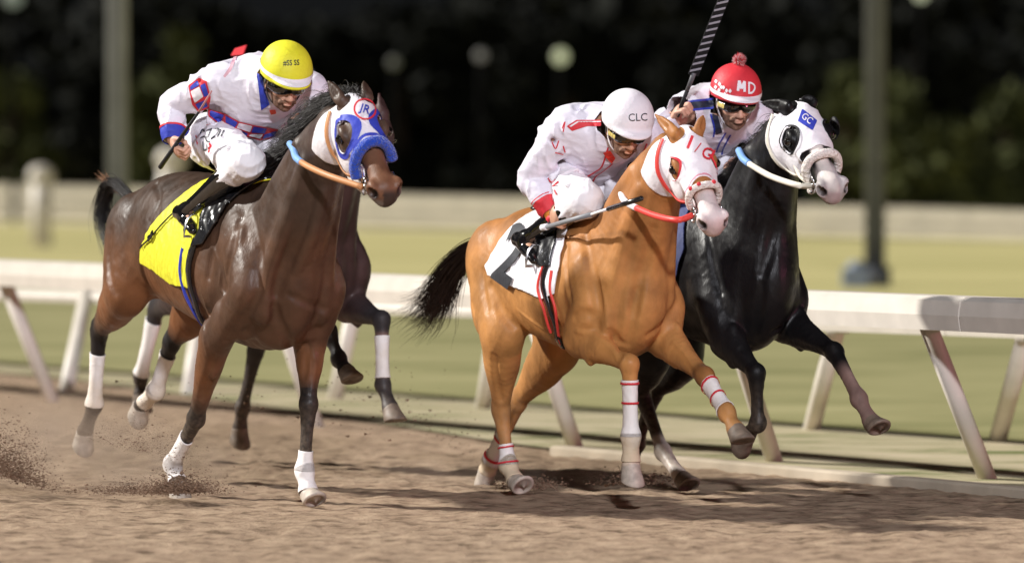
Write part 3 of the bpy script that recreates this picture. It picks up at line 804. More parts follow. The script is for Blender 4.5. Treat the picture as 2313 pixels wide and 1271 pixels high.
# harrowed dirt: the furrows run along the track
M_dirt = ground_mat('harrowed_dirt', [(.36, (.17, .118, .078)), (.47, (.33, .235, .160)), (.60, (.44, .325, .225))], 8.0, (.9, .035), stretch=(.8, 1.0, 1), rot=math.radians(6))
M_grass = ground_mat('mown_grass', [(.30, (.15, .155, .060)), (.50, (.28, .265, .125)), (.72, (.37, .34, .175))], .35, (.3, .03), stretch=(1, 2, 1), rot=RH)
M_grass2 = ground_mat('dry_grass', [(.30, (.36, .335, .14)), (.55, (.50, .45, .21)), (.75, (.58, .52, .27))], .10, (.2, .03), stretch=(1, 3, 1), rot=RH)
M_sand = ground_mat('sandy_verge', [(.34, (.10, .13, .035)), (.46, (.36, .32, .20)), (.7, (.48, .41, .29))], 1.1, (.4, .04), stretch=(1, 3, 1), rot=RH)

def sheet(name, poly, z, m):
    o = mesh_obj(name, [(p[0], p[1], z) for p in poly], [tuple(range(len(poly)))], m, None, False); tag(o, kind='structure'); return o

base = ground(1300, 1012)[:2]                 # a foot of the near rail
def RP(u, v): return np.array([base[0] + rail_dir[0] * u + rail_n[0] * v, base[1] + rail_dir[1] * u + rail_n[1] * v])
# the dirt track, finely divided near the horses so that its clods and furrows are real relief
def dirt_sheet():
    xs = np.concatenate([[-400, -60, -20], np.arange(-4.2, 4.3, .035), [20, 60, 400]])
    ys = np.concatenate([[-60, 5, 18], np.arange(21.5, 34, .05), [36, 45, 80, 200, 1200]])
    X, Y = np.meshgrid(xs, ys, indexing='ij')
    r2 = np.random.default_rng(3)
    Z = np.zeros_like(X)
    u = X * rail_dir[0] + Y * rail_dir[1]; v = X * rail_n[0] + Y * rail_n[1]
    for i in range(120):
        a = r2.uniform(0, 3.14); k = r2.uniform(14, 75); ph = r2.uniform(0, 6.28)
        Z += np.sin((Y * math.sin(a) + X * math.cos(a) * .8) * k + ph + 1.2 * np.sin(X * r2.uniform(1, 6) + Y * r2.uniform(-4, 4) + ph)) * (.05 / k)
    Z += r2.normal(0, .003, Z.shape)
    Z = np.clip(Z * .45, -.02, .012) - .005
    inside = (np.abs(X) < 4.3) & (Y > 21.4) & (Y < 34)
    dist = (X - base[0]) * rail_n[0] + (Y - base[1]) * rail_n[1]
    Z = np.where(inside, Z * np.clip((-dist) / .5, 0, 1), 0) - .004
    V = np.stack([X, Y, Z], -1).reshape(-1, 3); nx, ny = X.shape
    i = np.arange(nx - 1)[:, None] * ny + np.arange(ny - 1)[None, :]
    Fq = np.stack([i, i + ny, i + ny + 1, i + 1], -1).reshape(-1, 4)
    o = mesh_obj('dirt_track', V, Fq, M_dirt, None, True); tag(o, kind='structure'); return o
dirt_sheet()
def strip(name, v0, v1, z, m, u0=-300, u1=60):
    a, b, c, d = RP(u0, v0), RP(u1, v0), RP(u1, v1), RP(u0, v1)
    return sheet(name, [a, b, c, d], z, m)
sheet('verge', [RP(-300, 1.9), RP(-10, 1.6), RP(-4, .6), RP(-.6, -.12), RP(.4, -.25), RP(60, -.25), RP(60, 2.4), RP(-300, 2.4)], .010, M_sand)
strip('grass', 2.4, 14, .016, M_grass)
strip('infield', 14, 900, .022, M_grass2, -900, 900)

M_rail = mat('white_painted_rail', (.64, .59, .52), .45, .4, bump=(14, .15, (1, 1, 1), .01), noise=(6, .07))
M_rail2 = mat('weathered_rail', (.50, .455, .37), .55, .3, noise=(3, .12))
M_kerb = mat('pale_kerb', (.46, .39, .30), .8, .2, noise=(4, .15))
M_dark = mat('night_dark_post', (.004, .004, .004), .9, .05)  # near-black base colour stands in for the night that hides these posts
M_pole2 = mat('dark_grey_pole', (.10, .105, .115), .5, .5, .3, noise=(3, .15))
M_pole = mat('galvanised_pole', (.25, .255, .27), .5, .5, .3, noise=(3, .15))

def tube_between(a, b, r, n=16, r2=None):
    a, b = np.array(a, float), np.array(b, float); d = norm(b - a); x = norm(np.cross(d, [.31, .2, .93])); y = np.cross(d, x)
    r2 = r if r2 is None else r2; V = []; Fc = []
    for P, R in ((a, r), (b, r2)):
        for i in range(n): t = 2 * math.pi * i / n; V.append(P + (x * math.cos(t) + y * math.sin(t)) * R)
    for i in range(n): j = (i + 1) % n; Fc.append((i, j, n + j, n + i))
    Fc.append(tuple(range(n))[::-1]); Fc.append(tuple(range(n, 2 * n)))
    return V, Fc
def join(parts):
    V, Fc = [], []
    for v, f in parts:
        o = len(V); V += list(v); Fc += [tuple(i + o for i in q) for q in f]
    return V, Fc
def prism(path, sec_n, sec, m, name, parent):
    """extrudes the section sec ((across, up) pairs, across = sec_n) along the straight path a-b"""
    a, b = path; k = len(sec); V = []
    for P in (a, b):
        for (s, z) in sec: V.append(np.array(P) + np.array(sec_n) * s + np.array([0, 0, z]))
    Fc = [(j, (j + 1) % k, k + (j + 1) % k, k + j) for j in range(k)] + [tuple(range(k))[::-1], tuple(range(k, 2 * k))]
    return mesh_obj(name, V, Fc, m, parent, False)

def line_hit(px, py, v):
    """the point of the picture ray that lies v metres beyond the rail feet's line"""
    r = ray(px, py); o = np.array([-base[0], -base[1], CAM_H]); t = (v - o[:2] @ rail_n[:2]) / (r[:2] @ rail_n[:2])
    return np.array([0, 0, CAM_H]) + r * t

# near running rail: posts rise from the infield side and lean out to a broad beam above the track's edge
def running_rail(name, label, v_beam, legs, beam_px, leg_r, mbeam, h_beam, deep):
    root = empty(name, (*RP(0, v_beam), 0)); tag(root, label, 'rail fence')
    O = np.array([*RP(0, v_beam), 0.0])
    (xa, ya), (xb, yb) = beam_px
    A = line_hit(xa, ya, v_beam); B = line_hit(xb, yb, v_beam)
    d = (B - A) / ((B - A)[:2] @ rail_dir[:2])
    def top(u): return A + d * (u - (A[:2] - base) @ rail_dir[:2])
    sec = [(-deep / 2, -h_beam), (-deep / 2 - .012, -h_beam * .55), (-deep / 2, -.02), (-deep / 2 + .04, 0), (deep / 2 - .04, 0.0), (deep / 2, -.04), (deep / 2, -h_beam)]
    for u in np.arange(-70, 14, 3.1):
        prism((top(u) - O, top(u + 3.085) - O), rail_n, sec, mbeam, 'beam', root)
    for i, ((fx, fy), (tx, ty)) in enumerate(legs):
        P = ground(fx, fy) - O; Q = line_hit(tx, ty, v_beam) - O
        up = top((Q + O)[:2] @ rail_dir[:2] - base @ rail_dir[:2])[2] - h_beam * .6
        Q2 = Q + (Q - P) / (Q - P)[2] * max(up - Q[2], 0)
        v, f = tube_between(P - (Q - P) * .08, Q2, leg_r, 16); mesh_obj('post', v, f, mbeam, root)
        v, f = tube_between(Q2 + np.array([0, 0, -.05]), Q2 + np.array([0, 0, .02]), leg_r * 1.35, 14)
        mesh_obj('bracket', v, f, mbeam, root)
    return root
legsA = [((118, 905), (12, 640)), ((715, 962), (625, 690)), ((1300, 1012), (1207, 730)), ((1750, 1045), (1655, 740)), ((2232, 1084), (2098, 740)), ((2720, 1132), (2560, 780))]
running_rail('running_rail', 'broad white running rail on leaning posts along the edge of the dirt track', -.30, legsA, ((0, 586), (2313, 674)), .047, M_rail, .17, .24)
legsB = [((150, 880), (198, 650)), ((425, 890), (455, 690)), ((755, 903), (800, 700)), ((1090, 925), (1122, 720)), ((1832, 972), (1890, 740)), ((2252, 998), (2318, 755)), ((2680, 1030), (2750, 780))]
vB = (np.mean([(ground(*q[0])[:2] - base) @ rail_n[:2] for q in legsB])) - .1
running_rail('running_rail', 'second white rail standing on the grass just behind the broad running rail', vB, legsB, ((0, 650), (2313, 728)), .052, M_rail, .085, .16)
# kerb at the edge of the dirt
kr = prism((np.array([*RP(.35, -.33), 0]) * 1.0, np.array([*RP(12, -.33), 0])), rail_n, [(-.05, -.02), (-.05, .03), (-.03, .042), (.05, .042), (.07, .03), (.07, -.02)], M_kerb, 'kerb', None)
tag(kr, kind='structure')

# far fence
def far_fence():
    Y0, Y1 = 120.0, 96.0
    a = at_depth(-500, 408, Y0 * 1.04); b = at_depth(2900, 497, Y1 * .97); a2 = at_depth(-500, 512, Y0 * 1.04); b2 = at_depth(2900, 596, Y1 * .97)
    E_ = 4.0
    a, b = lerp(a, b, .5 - E_), lerp(a, b, .5 + E_); a2, b2 = lerp(a2, b2, .5 - E_), lerp(a2, b2, .5 + E_)
    root = empty('rail_fence', (0, 110, 0)); tag(root, 'long pale board fence far across the infield in front of the dark trees', 'board fence')
    O = np.array([0, 110, 0.0]); n = norm(np.cross(b - a, [0, 0, 1]))
    for t0, t1 in ((.00, .24), (.36, .58), (.68, .97)):
        pa, pb = lerp(a, a2, t1), lerp(b, b2, t1); ha = (lerp(a, a2, t0) - lerp(a, a2, t1))[2]
        V = []
        for P, hh in ((pa, ha), (pb, (lerp(b, b2, t0) - lerp(b, b2, t1))[2])):
            for s_, z_ in ((0, 0), (0, 1), (.06, 1), (.06, 0)): V.append(P - O + n * s_ + np.array([0, 0, z_ * hh]))
        mesh_obj('board', V, [(j, (j + 1) % 4, 4 + (j + 1) % 4, 4 + j) for j in range(4)] + [(3, 2, 1, 0), (4, 5, 6, 7)], M_rail2, root, False)
    for i in range(72):
        t = (i + .5) / 72; p = lerp(a2, b2, t) - O - n * .12; q = lerp(a, b, t) - O - n * .12; p = p.copy(); p[2] = 0 - O[2]
        v, f = tube_between(p, q, .09, 10); mesh_obj('post', v, f, M_rail2, root)
far_fence()
# the white round-topped markers before the fence
def marker(name, label, px, py, pyb, Y, r, lean=0):
    P = at_depth(px, py, Y); O = np.array([P[0], Y, 0]); root = empty(name, O); tag(root, label, 'marker post')
    v, f = tube_between([0, 0, 0], [lean, 0, P[2] - r], r * .75, 16); mesh_obj('post', v, f, M_rail, root)
    me = bpy.data.meshes.new('cap'); bm = bmesh.new(); bmesh.ops.create_uvsphere(bm, u_segments=20, v_segments=12, radius=r)
    bmesh.ops.scale(bm, vec=(1, 1, .8), verts=bm.verts); bm.to_mesh(me); bm.free(); me.materials.append(M_rail)
    for p_ in me.polygons: p_.use_smooth = True
    o = bpy.data.objects.new('cap', me); C.objects.link(o); o.parent = root; o.location = (lean, 0, P[2] - r * .8)
marker('marker_post', 'pale round-topped marker post at the far left in front of the board fence', 93, 372, 515, 92, .22)
marker('marker_post', 'pale marker post leaning behind the dark bay horse and its rider', 372, 332, 515, 88, .24, .1)

# light poles
def pole(label, px, ytop, ybase, Y, r, mp):
    P = at_depth(px, ybase, Y); O = np.array([P[0], Y, 0]); root = empty('light_pole', O); tag(root, label, 'light pole', 'light poles in the infield')
    v, f = tube_between([0, 0, -.1], [0, 0, 13.0], r, 24, r * .9); mesh_obj('pole', v, f, mp, root)
    v, f = tube_between([0, 0, 0], [0, 0, .25], r * 1.5, 24); mesh_obj('base_plate', v, f, mp, root)
    v, f = join([tube_between([-1.6, 0, 12.8], [1.6, 0, 12.8], .06, 10)]); mesh_obj('cross_arm', v, f, mp, root)
    for k in range(4):
        v, f = tube_between([-1.3 + k * .87, 0, 12.75], [-1.3 + k * .87, -.35, 12.5], .22, 14, .3); mesh_obj('lamp_head', v, f, mp, root)
Yp = F * CAM_H / (650 - HORIZON)
pole('tall grey light pole at the left behind the dark bay horse', 266, 0, 640, 64, .125, M_pole)
pole('tall dark light pole standing right of the black horse, blue-grey box at its foot', 1976, 0, 645, Yp, .125, M_pole2)
M_box = mat('blue_grey_box', (.20, .24, .30), .5, .4, noise=(5, .1))
Pb = ground(1930, 652); bxo = empty('utility_box', (Pb[0], Pb[1] - .1, 0)); tag(bxo, 'low blue-grey utility box at the foot of the right light pole', 'utility box')
me = bpy.data.meshes.new('cabinet'); bm = bmesh.new(); bmesh.ops.create_cube(bm, size=1); bmesh.ops.scale(bm, vec=(.30, .3, .24), verts=bm.verts); bmesh.ops.translate(bm, vec=(0, 0, .12), verts=bm.verts)
bmesh.ops.bevel(bm, geom=bm.edges[:], offset=.02, segments=2, affect='EDGES'); bm.to_mesh(me); bm.free(); me.materials.append(M_box); o = bpy.data.objects.new('cabinet', me); C.objects.link(o); o.parent = bxo
me = bpy.data.meshes.new('lid'); bm = bmesh.new(); bmesh.ops.create_cone(bm, segments=20, radius1=.14, radius2=.07, depth=.09, cap_ends=True); bmesh.ops.translate(bm, vec=(0.02, 0, .283), verts=bm.verts); bm.to_mesh(me); bm.free(); me.materials.append(M_box); o = bpy.data.objects.new('lid', me); C.objects.link(o); o.parent = bxo

# trees behind the fence: tapered trunk, limbs and a crown of leaf clumps
M_bark = mat('bark', (.05, .035, .022), .9, .1, noise=(8, .3))
def leaf_mat(name, c):
    return mat(name, c, .8, .1, noise=(1.2, .5))
M_leaf = [leaf_mat('dark_leaves', (.006, .007, .005)), leaf_mat('olive_leaves', (.055, .062, .022)), leaf_mat('brown_leaves', (.024, .018, .012))]
def tree(x, y, h, w, mi, label, seed, n=2600):
    r3 = np.random.default_rng(seed)
    root = empty('tree', (x, y, 0)); tag(root, label, 'tree', 'trees beyond the board fence')
    parts = [tube_between([0, 0, -.1], [0, 0, h * .45], .24, 10, .13)]
    cl = []
    for i in range(20):
        a = r3.uniform(0, 6.28); zz = h * (r3.uniform(.04, .2) if i > 13 else r3.uniform(.15, .88)); rr = w * .5 * r3.uniform(.3, .95) * (1 - .5 * (zz / h) ** 3)
        e = np.array([math.cos(a) * rr, math.sin(a) * rr, zz]); cl.append((e, w * r3.uniform(.15, .30)))
        if i < 9: parts.append(tube_between([0, 0, min(zz * .6, h * .44)], e, .07, 6, .02))
    v, f = join(parts); mesh_obj('trunk', v, f, M_bark, root)
    V, Fc = [], []
    per = n // len(cl)
    for (c, r) in cl:
        P = r3.normal(size=(per, 3)); P /= np.linalg.norm(P, axis=1)[:, None]; P *= (r3.uniform(.45, 1.05, (per, 1))) * r * np.array([1, 1, .8])
        for p in P + c:
            if p[2] < .1: continue
            a = r3.normal(size=3); a /= np.linalg.norm(a); b = np.cross(a, r3.normal(size=3)); b /= np.linalg.norm(b); s_ = r3.uniform(.10, .24)
            k = len(V); V += [p - a * s_, p + b * s_ * .6, p + a * s_, p - b * s_ * .6]; Fc.append((k, k + 1, k + 2, k + 3))
    mesh_obj('crown', V, Fc, M_leaf[mi], root, False)
def trees():
    rt = np.random.default_rng(11); k = 0
    # the distinct green crowns, then the dark row behind
    spec = [(370, 126, 3.7, 2.3, 1, 'olive tree with a narrow crown right of the left light pole'),
            (20, 128, 2.9, 1.8, 1, 'small olive tree at the far left edge'),
            (2110, 104, 2.0, 2.9, 1, 'round olive tree right of the right light pole'),
            (2290, 106, 1.9, 1.6, 1, 'low olive tree at the right edge'),
            (1920, 112, 2.5, 1.3, 1, 'slim olive tree just left of the right light pole')]
    for (px, Y, hm, w, mi, lb) in spec:
        X = (px - CX) / F * Y
        tree(X, Y, hm + .8, w, mi, lb, 100 + k, 3000); k += 1
    hedge_x = np.linspace(-8.2, 8.0, 15)
    names = ['first', 'second', 'third', 'fourth', 'fifth', 'sixth', 'seventh', 'eighth', 'ninth', 'tenth', 'eleventh', 'twelfth', 'thirteenth', 'fourteenth', 'fifteenth']
    for i, X in enumerate(hedge_x * 130 / 115):
        tree(X + rt.uniform(-.2, .2), 136 + rt.uniform(-3, 3) - (X + 8) * .55, 4.9 + rt.uniform(-.3, .4), 2.9, 0, 'tall almost black tree, %s from the left in the dark row behind the fence' % names[i], 200 + i, 5200)
trees()
# the far-off wood that closes the infield to either side of the trees
def wood():
    r8 = np.random.default_rng(77); V, Fc = [], []
    for i in range(60000):
        x = r8.uniform(-190, 190); y = 168 - abs(x) * .15 + r8.normal() * 3; h_ = 6.5 + 1.6 * math.sin(x * .21) + 1.1 * math.sin(x * .53 + 1); z_ = r8.uniform(0, 1) ** 1.25 * h_
        p = np.array([x, y, z_]); a = norm(r8.normal(size=3)); b = norm(np.cross(a, r8.normal(size=3))); s_ = r8.uniform(.25, .6)
        k = len(V); V += [p - a * s_, p + b * s_ * .6, p + a * s_, p - b * s_ * .6]; Fc.append((k, k + 1, k + 2, k + 3))
    tag(mesh_obj('wood', V, Fc, M_leaf[0], None, False), 'far-off dark wood closing the infield behind everything', 'wood', None, 'stuff')
wood()
# distant lamps, small and out of focus
def lamp(px, py, Y, r, e, col, label):
    P = at_depth(px, py, Y); root = empty('distant_lamp', (P[0], Y, 0)); tag(root, label, 'lamp', 'far lamps beyond the track')
    v, f = tube_between([0, 0, 0], [0, 0, P[2] - r], .06, 8); mesh_obj('post', v, f, M_dark, root)
    m = bpy.data.materials.new('lamp_glow'); m.use_nodes = True; b = m.node_tree.nodes['Principled BSDF']; b.inputs['Base Color'].default_value = (.1, .1, .1, 1)
    b.inputs['Emission Color'].default_value = (*col, 1); b.inputs['Emission Strength'].default_value = e
    me = bpy.data.meshes.new('globe'); bm = bmesh.new(); bmesh.ops.create_icosphere(bm, subdivisions=2, radius=r); bm.to_mesh(me); bm.free(); me.materials.append(m)
    o = bpy.data.objects.new('globe', me); C.objects.link(o); o.parent = root; o.location = (0, 0, P[2])
lamp(1266, 128, 118, .15, .5, (.62, .66, .38), 'brightest far lamp, a pale green-yellow glow right of the picture middle')
lamp(1086, 126, 119, .12, .12, (.5, .48, .42), 'dim grey far lamp just left of the bright green-yellow one')
lamp(890, 142, 120, .12, .05, (.45, .48, .32), 'faintest far lamp, left of the dim grey one')
lamp(2080, -12, 110, .13, .4, (.7, .75, .5), 'far lamp cut by the top edge at the right')
lamp(30, -5, 118, .2, .14, (.5, .62, .5), 'greenish far lamp in the top left corner')
# ---------------------------------------------------------------- tack, drawn on the horses' own surfaces
def cloth(name, c, rough=.55, b=.25, sc=45, spec=.3, n=.05): return mat(name, c, rough, spec, bump=(sc, b, (1, 1, 1), .01), noise=(8, n), sheen=.0)
M_white = cloth('white_cloth', (.78, .76, .80)); M_bluec = cloth('royal_blue_cloth', (.035, .055, .42)); M_redc = cloth('red_cloth', (.62, .035, .05))
M_yellow = cloth('yellow_cloth', (.72, .70, .035)); M_darkc = cloth('charcoal_print', (.03, .032, .04)); M_lblue = cloth('light_blue_grip', (.20, .38, .72))
M_bandw = cloth('white_bandage', (.80, .76, .74), .7); M_bandt0 = mat('dusty_boot_wrap', (.60, .50, .36), .8, .2, bump=(25, .3, (1, 1, 1), .01), noise=(9, .18))
M_leather = mat('tan_leather', (.52, .24, .10), .5, .4, noise=(10, .15)); M_blackl = mat('black_leather', (.010, .010, .012), .22, .6, bump=(20, .2, (1, 1, 1), .008))
M_patent = mat('patent_boot_leather', (.006, .006, .007), .08, .7, bump=(9, .5, (1, 1, .5), .012), coat=.6)
M_steel = mat('steel', (.55, .55, .56), .25, .5, 1.0); M_fleece = mat('blue_fleece', (.010, .060, .48), .95, .1, bump=(90, 1.0, (1, 1, 1), .02), sheen=.5)
M_wfleece = mat('white_fleece', (.78, .72, .68), .95, .1, bump=(80, .9, (1, 1, 1), .02)); M_pale = mat('cream_rein', (.74, .70, .60), .5, .3, noise=(12, .08))
M_redstrap = mat('red_strap', (.72, .06, .05), .45, .4, noise=(14, .1)); M_black = mat('black_fabric', (.012, .012, .014), .6, .3)
M_netblue = mat('clear_mesh_cup', (.03, .03, .05), .3, .5)

def wrap_mat():
    m = mat('dusty_white_wrap', (.8, .8, .8), .8, .2, bump=(30, .3, (1, 1, 3), .01)); nt = m.node_tree; N = nt.nodes; L = nt.links
    tc = N.new('ShaderNodeTexCoord'); sx = N.new('ShaderNodeSeparateXYZ'); L.new(tc.outputs['Object'], sx.inputs[0])
    nz = N.new('ShaderNodeTexNoise'); nz.inputs['Scale'].default_value = 14; L.new(tc.outputs['Object'], nz.inputs['Vector'])
    a = N.new('ShaderNodeMath'); a.operation = 'MULTIPLY_ADD'; a.inputs[1].default_value = .35; L.new(nz.outputs['Fac'], a.inputs[0]); L.new(sx.outputs['Z'], a.inputs[2])
    r = N.new('ShaderNodeValToRGB'); L.new(a.outputs[0], r.inputs[0]); e = r.color_ramp.elements; e[0].position = .42; e[0].color = (.58, .47, .33, 1); e[1].position = .85; e[1].color = (.82, .78, .77, 1)
    L.new(r.outputs[0], N['Principled BSDF'].inputs['Base Color']); return m
M_bandt = wrap_mat()
def text_on(name, txt, fr, Fd, c, right, up, size, off, m, parent, shear=0.0, bold=0.0, font_w=1.0):
    cu = bpy.data.curves.new(name, 'FONT'); cu.body = txt; cu.size = 1.0; cu.align_x = 'CENTER'; cu.align_y = 'CENTER'; cu.offset = bold; cu.shear = shear; cu.resolution_u = 3
    o = bpy.data.objects.new(name, cu); C.objects.link(o)
    dg = bpy.context.evaluated_depsgraph_get(); me = bpy.data.meshes.new_from_object(o.evaluated_get(dg))
    bpy.data.objects.remove(o); bpy.data.curves.remove(cu)
    bm = bmesh.new(); bm.from_mesh(me); bmesh.ops.triangulate(bm, faces=bm.faces[:])
    for _ in range(2):
        es = [e for e in bm.edges if e.calc_length() > .12]
        if es: bmesh.ops.subdivide_edges(bm, edges=es, cuts=1); bmesh.ops.triangulate(bm, faces=[f for f in bm.faces if len(f.verts) > 3])
    P = np.array([v.co[:2] for v in bm.verts]); W3 = np.array(c) + (P[:, :1] * font_w * np.array(right) + P[:, 1:] * np.array(up)) * size
    W3, _ = snap(fr, Fd, W3, off)
    fc = [[v.index for v in f.verts] for f in bm.faces]; bm.free(); bpy.data.meshes.remove(me)
    return mesh_obj(name, W3, fc, m, parent, True)
def lines_on(name, Fd, polys, w, off, m, parent, fr, n=4):
    """thin drawn lines: polys = lists of local points"""
    V, Fc = [], []
    for P in polys:
        A = np.array(P, float); S = spline(A, n) if len(A) > 2 else np.array([lerp(A[0], A[1], i / 5) for i in range(6)])
        S, G = snap(fr, Fd, S, off); T = np.gradient(S, axis=0); T /= np.linalg.norm(T, axis=1)[:, None] + 1e-9
        b = len(V)
        for i in range(len(S)):
            sd = norm(np.cross(T[i], G[i])); V += [S[i] - sd * w / 2, S[i] + G[i] * .0008, S[i] + sd * w / 2]
        for i in range(len(S) - 1):
            for j in (0, 1): Fc.append((b + i * 3 + j, b + i * 3 + j + 1, b + i * 3 + 4 + j, b + i * 3 + 3 + j))
    return mesh_obj(name, V, Fc, m, parent)

def hoof_boots(root, Fd, legs, spec):
    V1 = Fd.surface(.006); V2 = Fd.surface(.011); out = {}
    for k, i, t0, t1, m in spec:
        l = legs[k]; q = (i if isinstance(i, tuple) else (i, i + 1))
        if m == 'ring': bandage('stripe', Fd, V2, l[q[0]], l[q[1]], t0, t1, M_redc, out.get(k, root), thick=.002)
        elif k in out: bandage('fetlock_wrap', Fd, V1, l[q[0]], l[q[1]], t0 - .12, t1, m, root)
        else: out[k] = bandage('leg_wrap', Fd, V1, l[q[0]], l[q[1]], t0, t1, m, root)
    return V1, V2

def hood(root, Fd, H, V1, V2, poly, eye, m, trim, trimw, ears_pts, eye_r=(.075, .078), name='hood', off_y=.2):
    def base(V):
        q = H.loc(V); f = poly_sd(q[:, [0, 2]], poly)
        f = np.minimum(f, (.2 - np.abs(q[:, 1])))
        d = np.sqrt(((q[:, 0] - eye[0]) / eye_r[0]) ** 2 + ((q[:, 2] - eye[1]) / eye_r[1]) ** 2 + (np.maximum(.088 - np.abs(q[:, 1]), 0) / eye_r[0] / 1.3) ** 2) * eye_r[0]
        side = np.abs(q[:, 1]) > .004
        f = np.minimum(f, d - eye_r[0])
        for a, b in ears_pts:
            t, dd = segd(V, a, b); f = np.minimum(f, dd - .050 * (1 - .3 * np.clip(t, 0, 1)))
        return f, d, side, q
    f, d, side, q = base(V1[0]); o = shell(name, V1[0], V1[1], f, m, root, .004)
    f, d, side, q = base(V2[0])
    if trim is not None:
        g = np.minimum(f, np.where(side, eye_r[0] + trimw - d, -1)); shell('eye_ring', V2[0], V2[1], g, trim, o, .003)
    return o, base

def bridle(root, fr, H, Fd, cheek_m, rein_pts, rein_m, grip_m=None, ring=True):
    ch = [H.p(-.01, -.08, -.12), H.p(.10, -.10, -.20), H.p(.24, -.09, -.235), H.p(.38, -.055, -.165), H.p(.455, -.045, -.115)]
    b = hug_strap('cheek_strap', Fd, ch, .022, .014, cheek_m, root)
    hug_strap('cheek_strap', Fd, [H.p(-.01, .08, -.12), H.p(.10, .10, -.20), H.p(.24, .09, -.235), H.p(.38, .055, -.165), H.p(.455, .045, -.115)], .022, .014, cheek_m, root)
    for sg in (-1, 1):
        P = [H.p(.462 + .032 * math.cos(a), sg * .062, -.112 + .045 * math.sin(a)) for a in np.linspace(0, 2 * math.pi, 17)]
        strap('bit_ring', P, .009, .009, M_steel, root, H.R[:, 1], 1, True)
    strap('bit', [H.p(.462, -.062, -.112), H.p(.47, 0, -.108), H.p(.462, .062, -.112)], .014, .014, M_steel, root, (0, 0, 1), 3, True)
    r = strap('rein', [H.p(.455, -.066, -.125)] + rein_pts, .030, .012, rein_m, root, (0.3, -1, .2), 6, True)
    return r

def saddlecloth(root, Fd, fr, poly_px, m, off, name='saddlecloth', thick=.006, far=True):
    D0 = Fd.D.copy(); Fd.folds(.005, [(.16, 1), (.11, .8), (.07, .5)], 8); V, Q = Fd.surface(off); Fd.D = D0
    P = np.array([fr.J(*p) for p in poly_px])[:, [0, 2]]
    f = poly_sd(V[:, [0, 2]], P)
    if not far: f = np.minimum(f, -V[:, 1] + .02)
    return shell(name, V, Q, f, m, root, thick)

def tail(root, name, pts, n, m, spread, r0=.0035, seed=1, flare=1.0):
    r4 = np.random.default_rng(seed); A = np.array(pts, float); out = []
    for i in range(n):
        o = r4.normal(size=3) * spread; o2 = r4.normal(size=3) * spread * flare; L = r4.uniform(.62, 1.05); k = []
        ph = r4.uniform(0, 6.28)
        S = spline(A, 6); mm = len(S)
        for j in range(mm):
            t = j / (mm - 1) * L; x = S[min(int(t * (mm - 1)), mm - 1)]; fr_ = t * (mm - 1) - int(t * (mm - 1)); x2 = S[min(int(t * (mm - 1)) + 1, mm - 1)]
            p = x * (1 - fr_) + x2 * fr_
            env = (.35 + 1.2 * t) * math.sin(min(t * 3.2 + .35, 1.57) )
            k.append(p + o * env * (1 - t) + (o * .6 + o2) * env * t + np.array([0, math.sin(ph + 5 * t), math.cos(ph + 6 * t)]) * .012 * t)
        out.append(np.array(k))
    return hair(name, out, m, root, r0)

def mane(root, crest, n, m, length, direction, seed=2, r0=.0017, wild=.05, name='mane'):
    r5 = np.random.default_rng(seed); S = spline(np.array(crest, float), 8); out = []
    for i in range(n):
        t = r5.uniform(0, 1) * (len(S) - 1); j = min(int(t), len(S) - 2); p = lerp(S[j], S[j + 1], t - j) + r5.normal(size=3) * .012
        lock = math.sin(t * 1.9) * .35 + math.sin(t * 4.1 + 1) * .25
        d = norm(np.array(direction) + np.array([.2, 1, .6]) * lock + r5.normal(size=3) * .11); L = length * r5.uniform(.5, 1.2); w = r5.normal(size=3) * wild
        out.append(np.array([p + d * L * s_ + np.array([-.3, 0, -1]) * L * .5 * s_ ** 2 + w * math.sin(s_ * 2.6) for s_ in np.linspace(0, 1, 9)]))
    return hair(name, out, m, root, r0)
# ---------------------------------------------------------------- riders
M_skin = mat('skin', (.62, .35, .25), .5, .35, noise=(30, .08)); M_skin2 = mat('tanned_skin', (.52, .28, .18), .5, .35, noise=(30, .08))
M_lens = mat('goggle_lens', (.010, .009, .008), .05, .8, coat=.5)
M_strapb = mat('helmet_strap', (.012, .012, .012), .6, .3)
def silk(name, c): return mat(name, c, .40, .4, bump=(6, .4, (1, 1, 2.2), .03), noise=(5, .03))
M_silk = silk('white_silk', (.74, .71, .80)); M_breech = mat('white_breeches', (.80, .78, .82), .55, .3, bump=(9, .25, (1, 1, 2), .02), noise=(6, .03))

def basis(f, up):
    X = norm(f); Y = norm(np.cross(up, X)); return np.stack([X, Y, np.cross(X, Y)], 1)

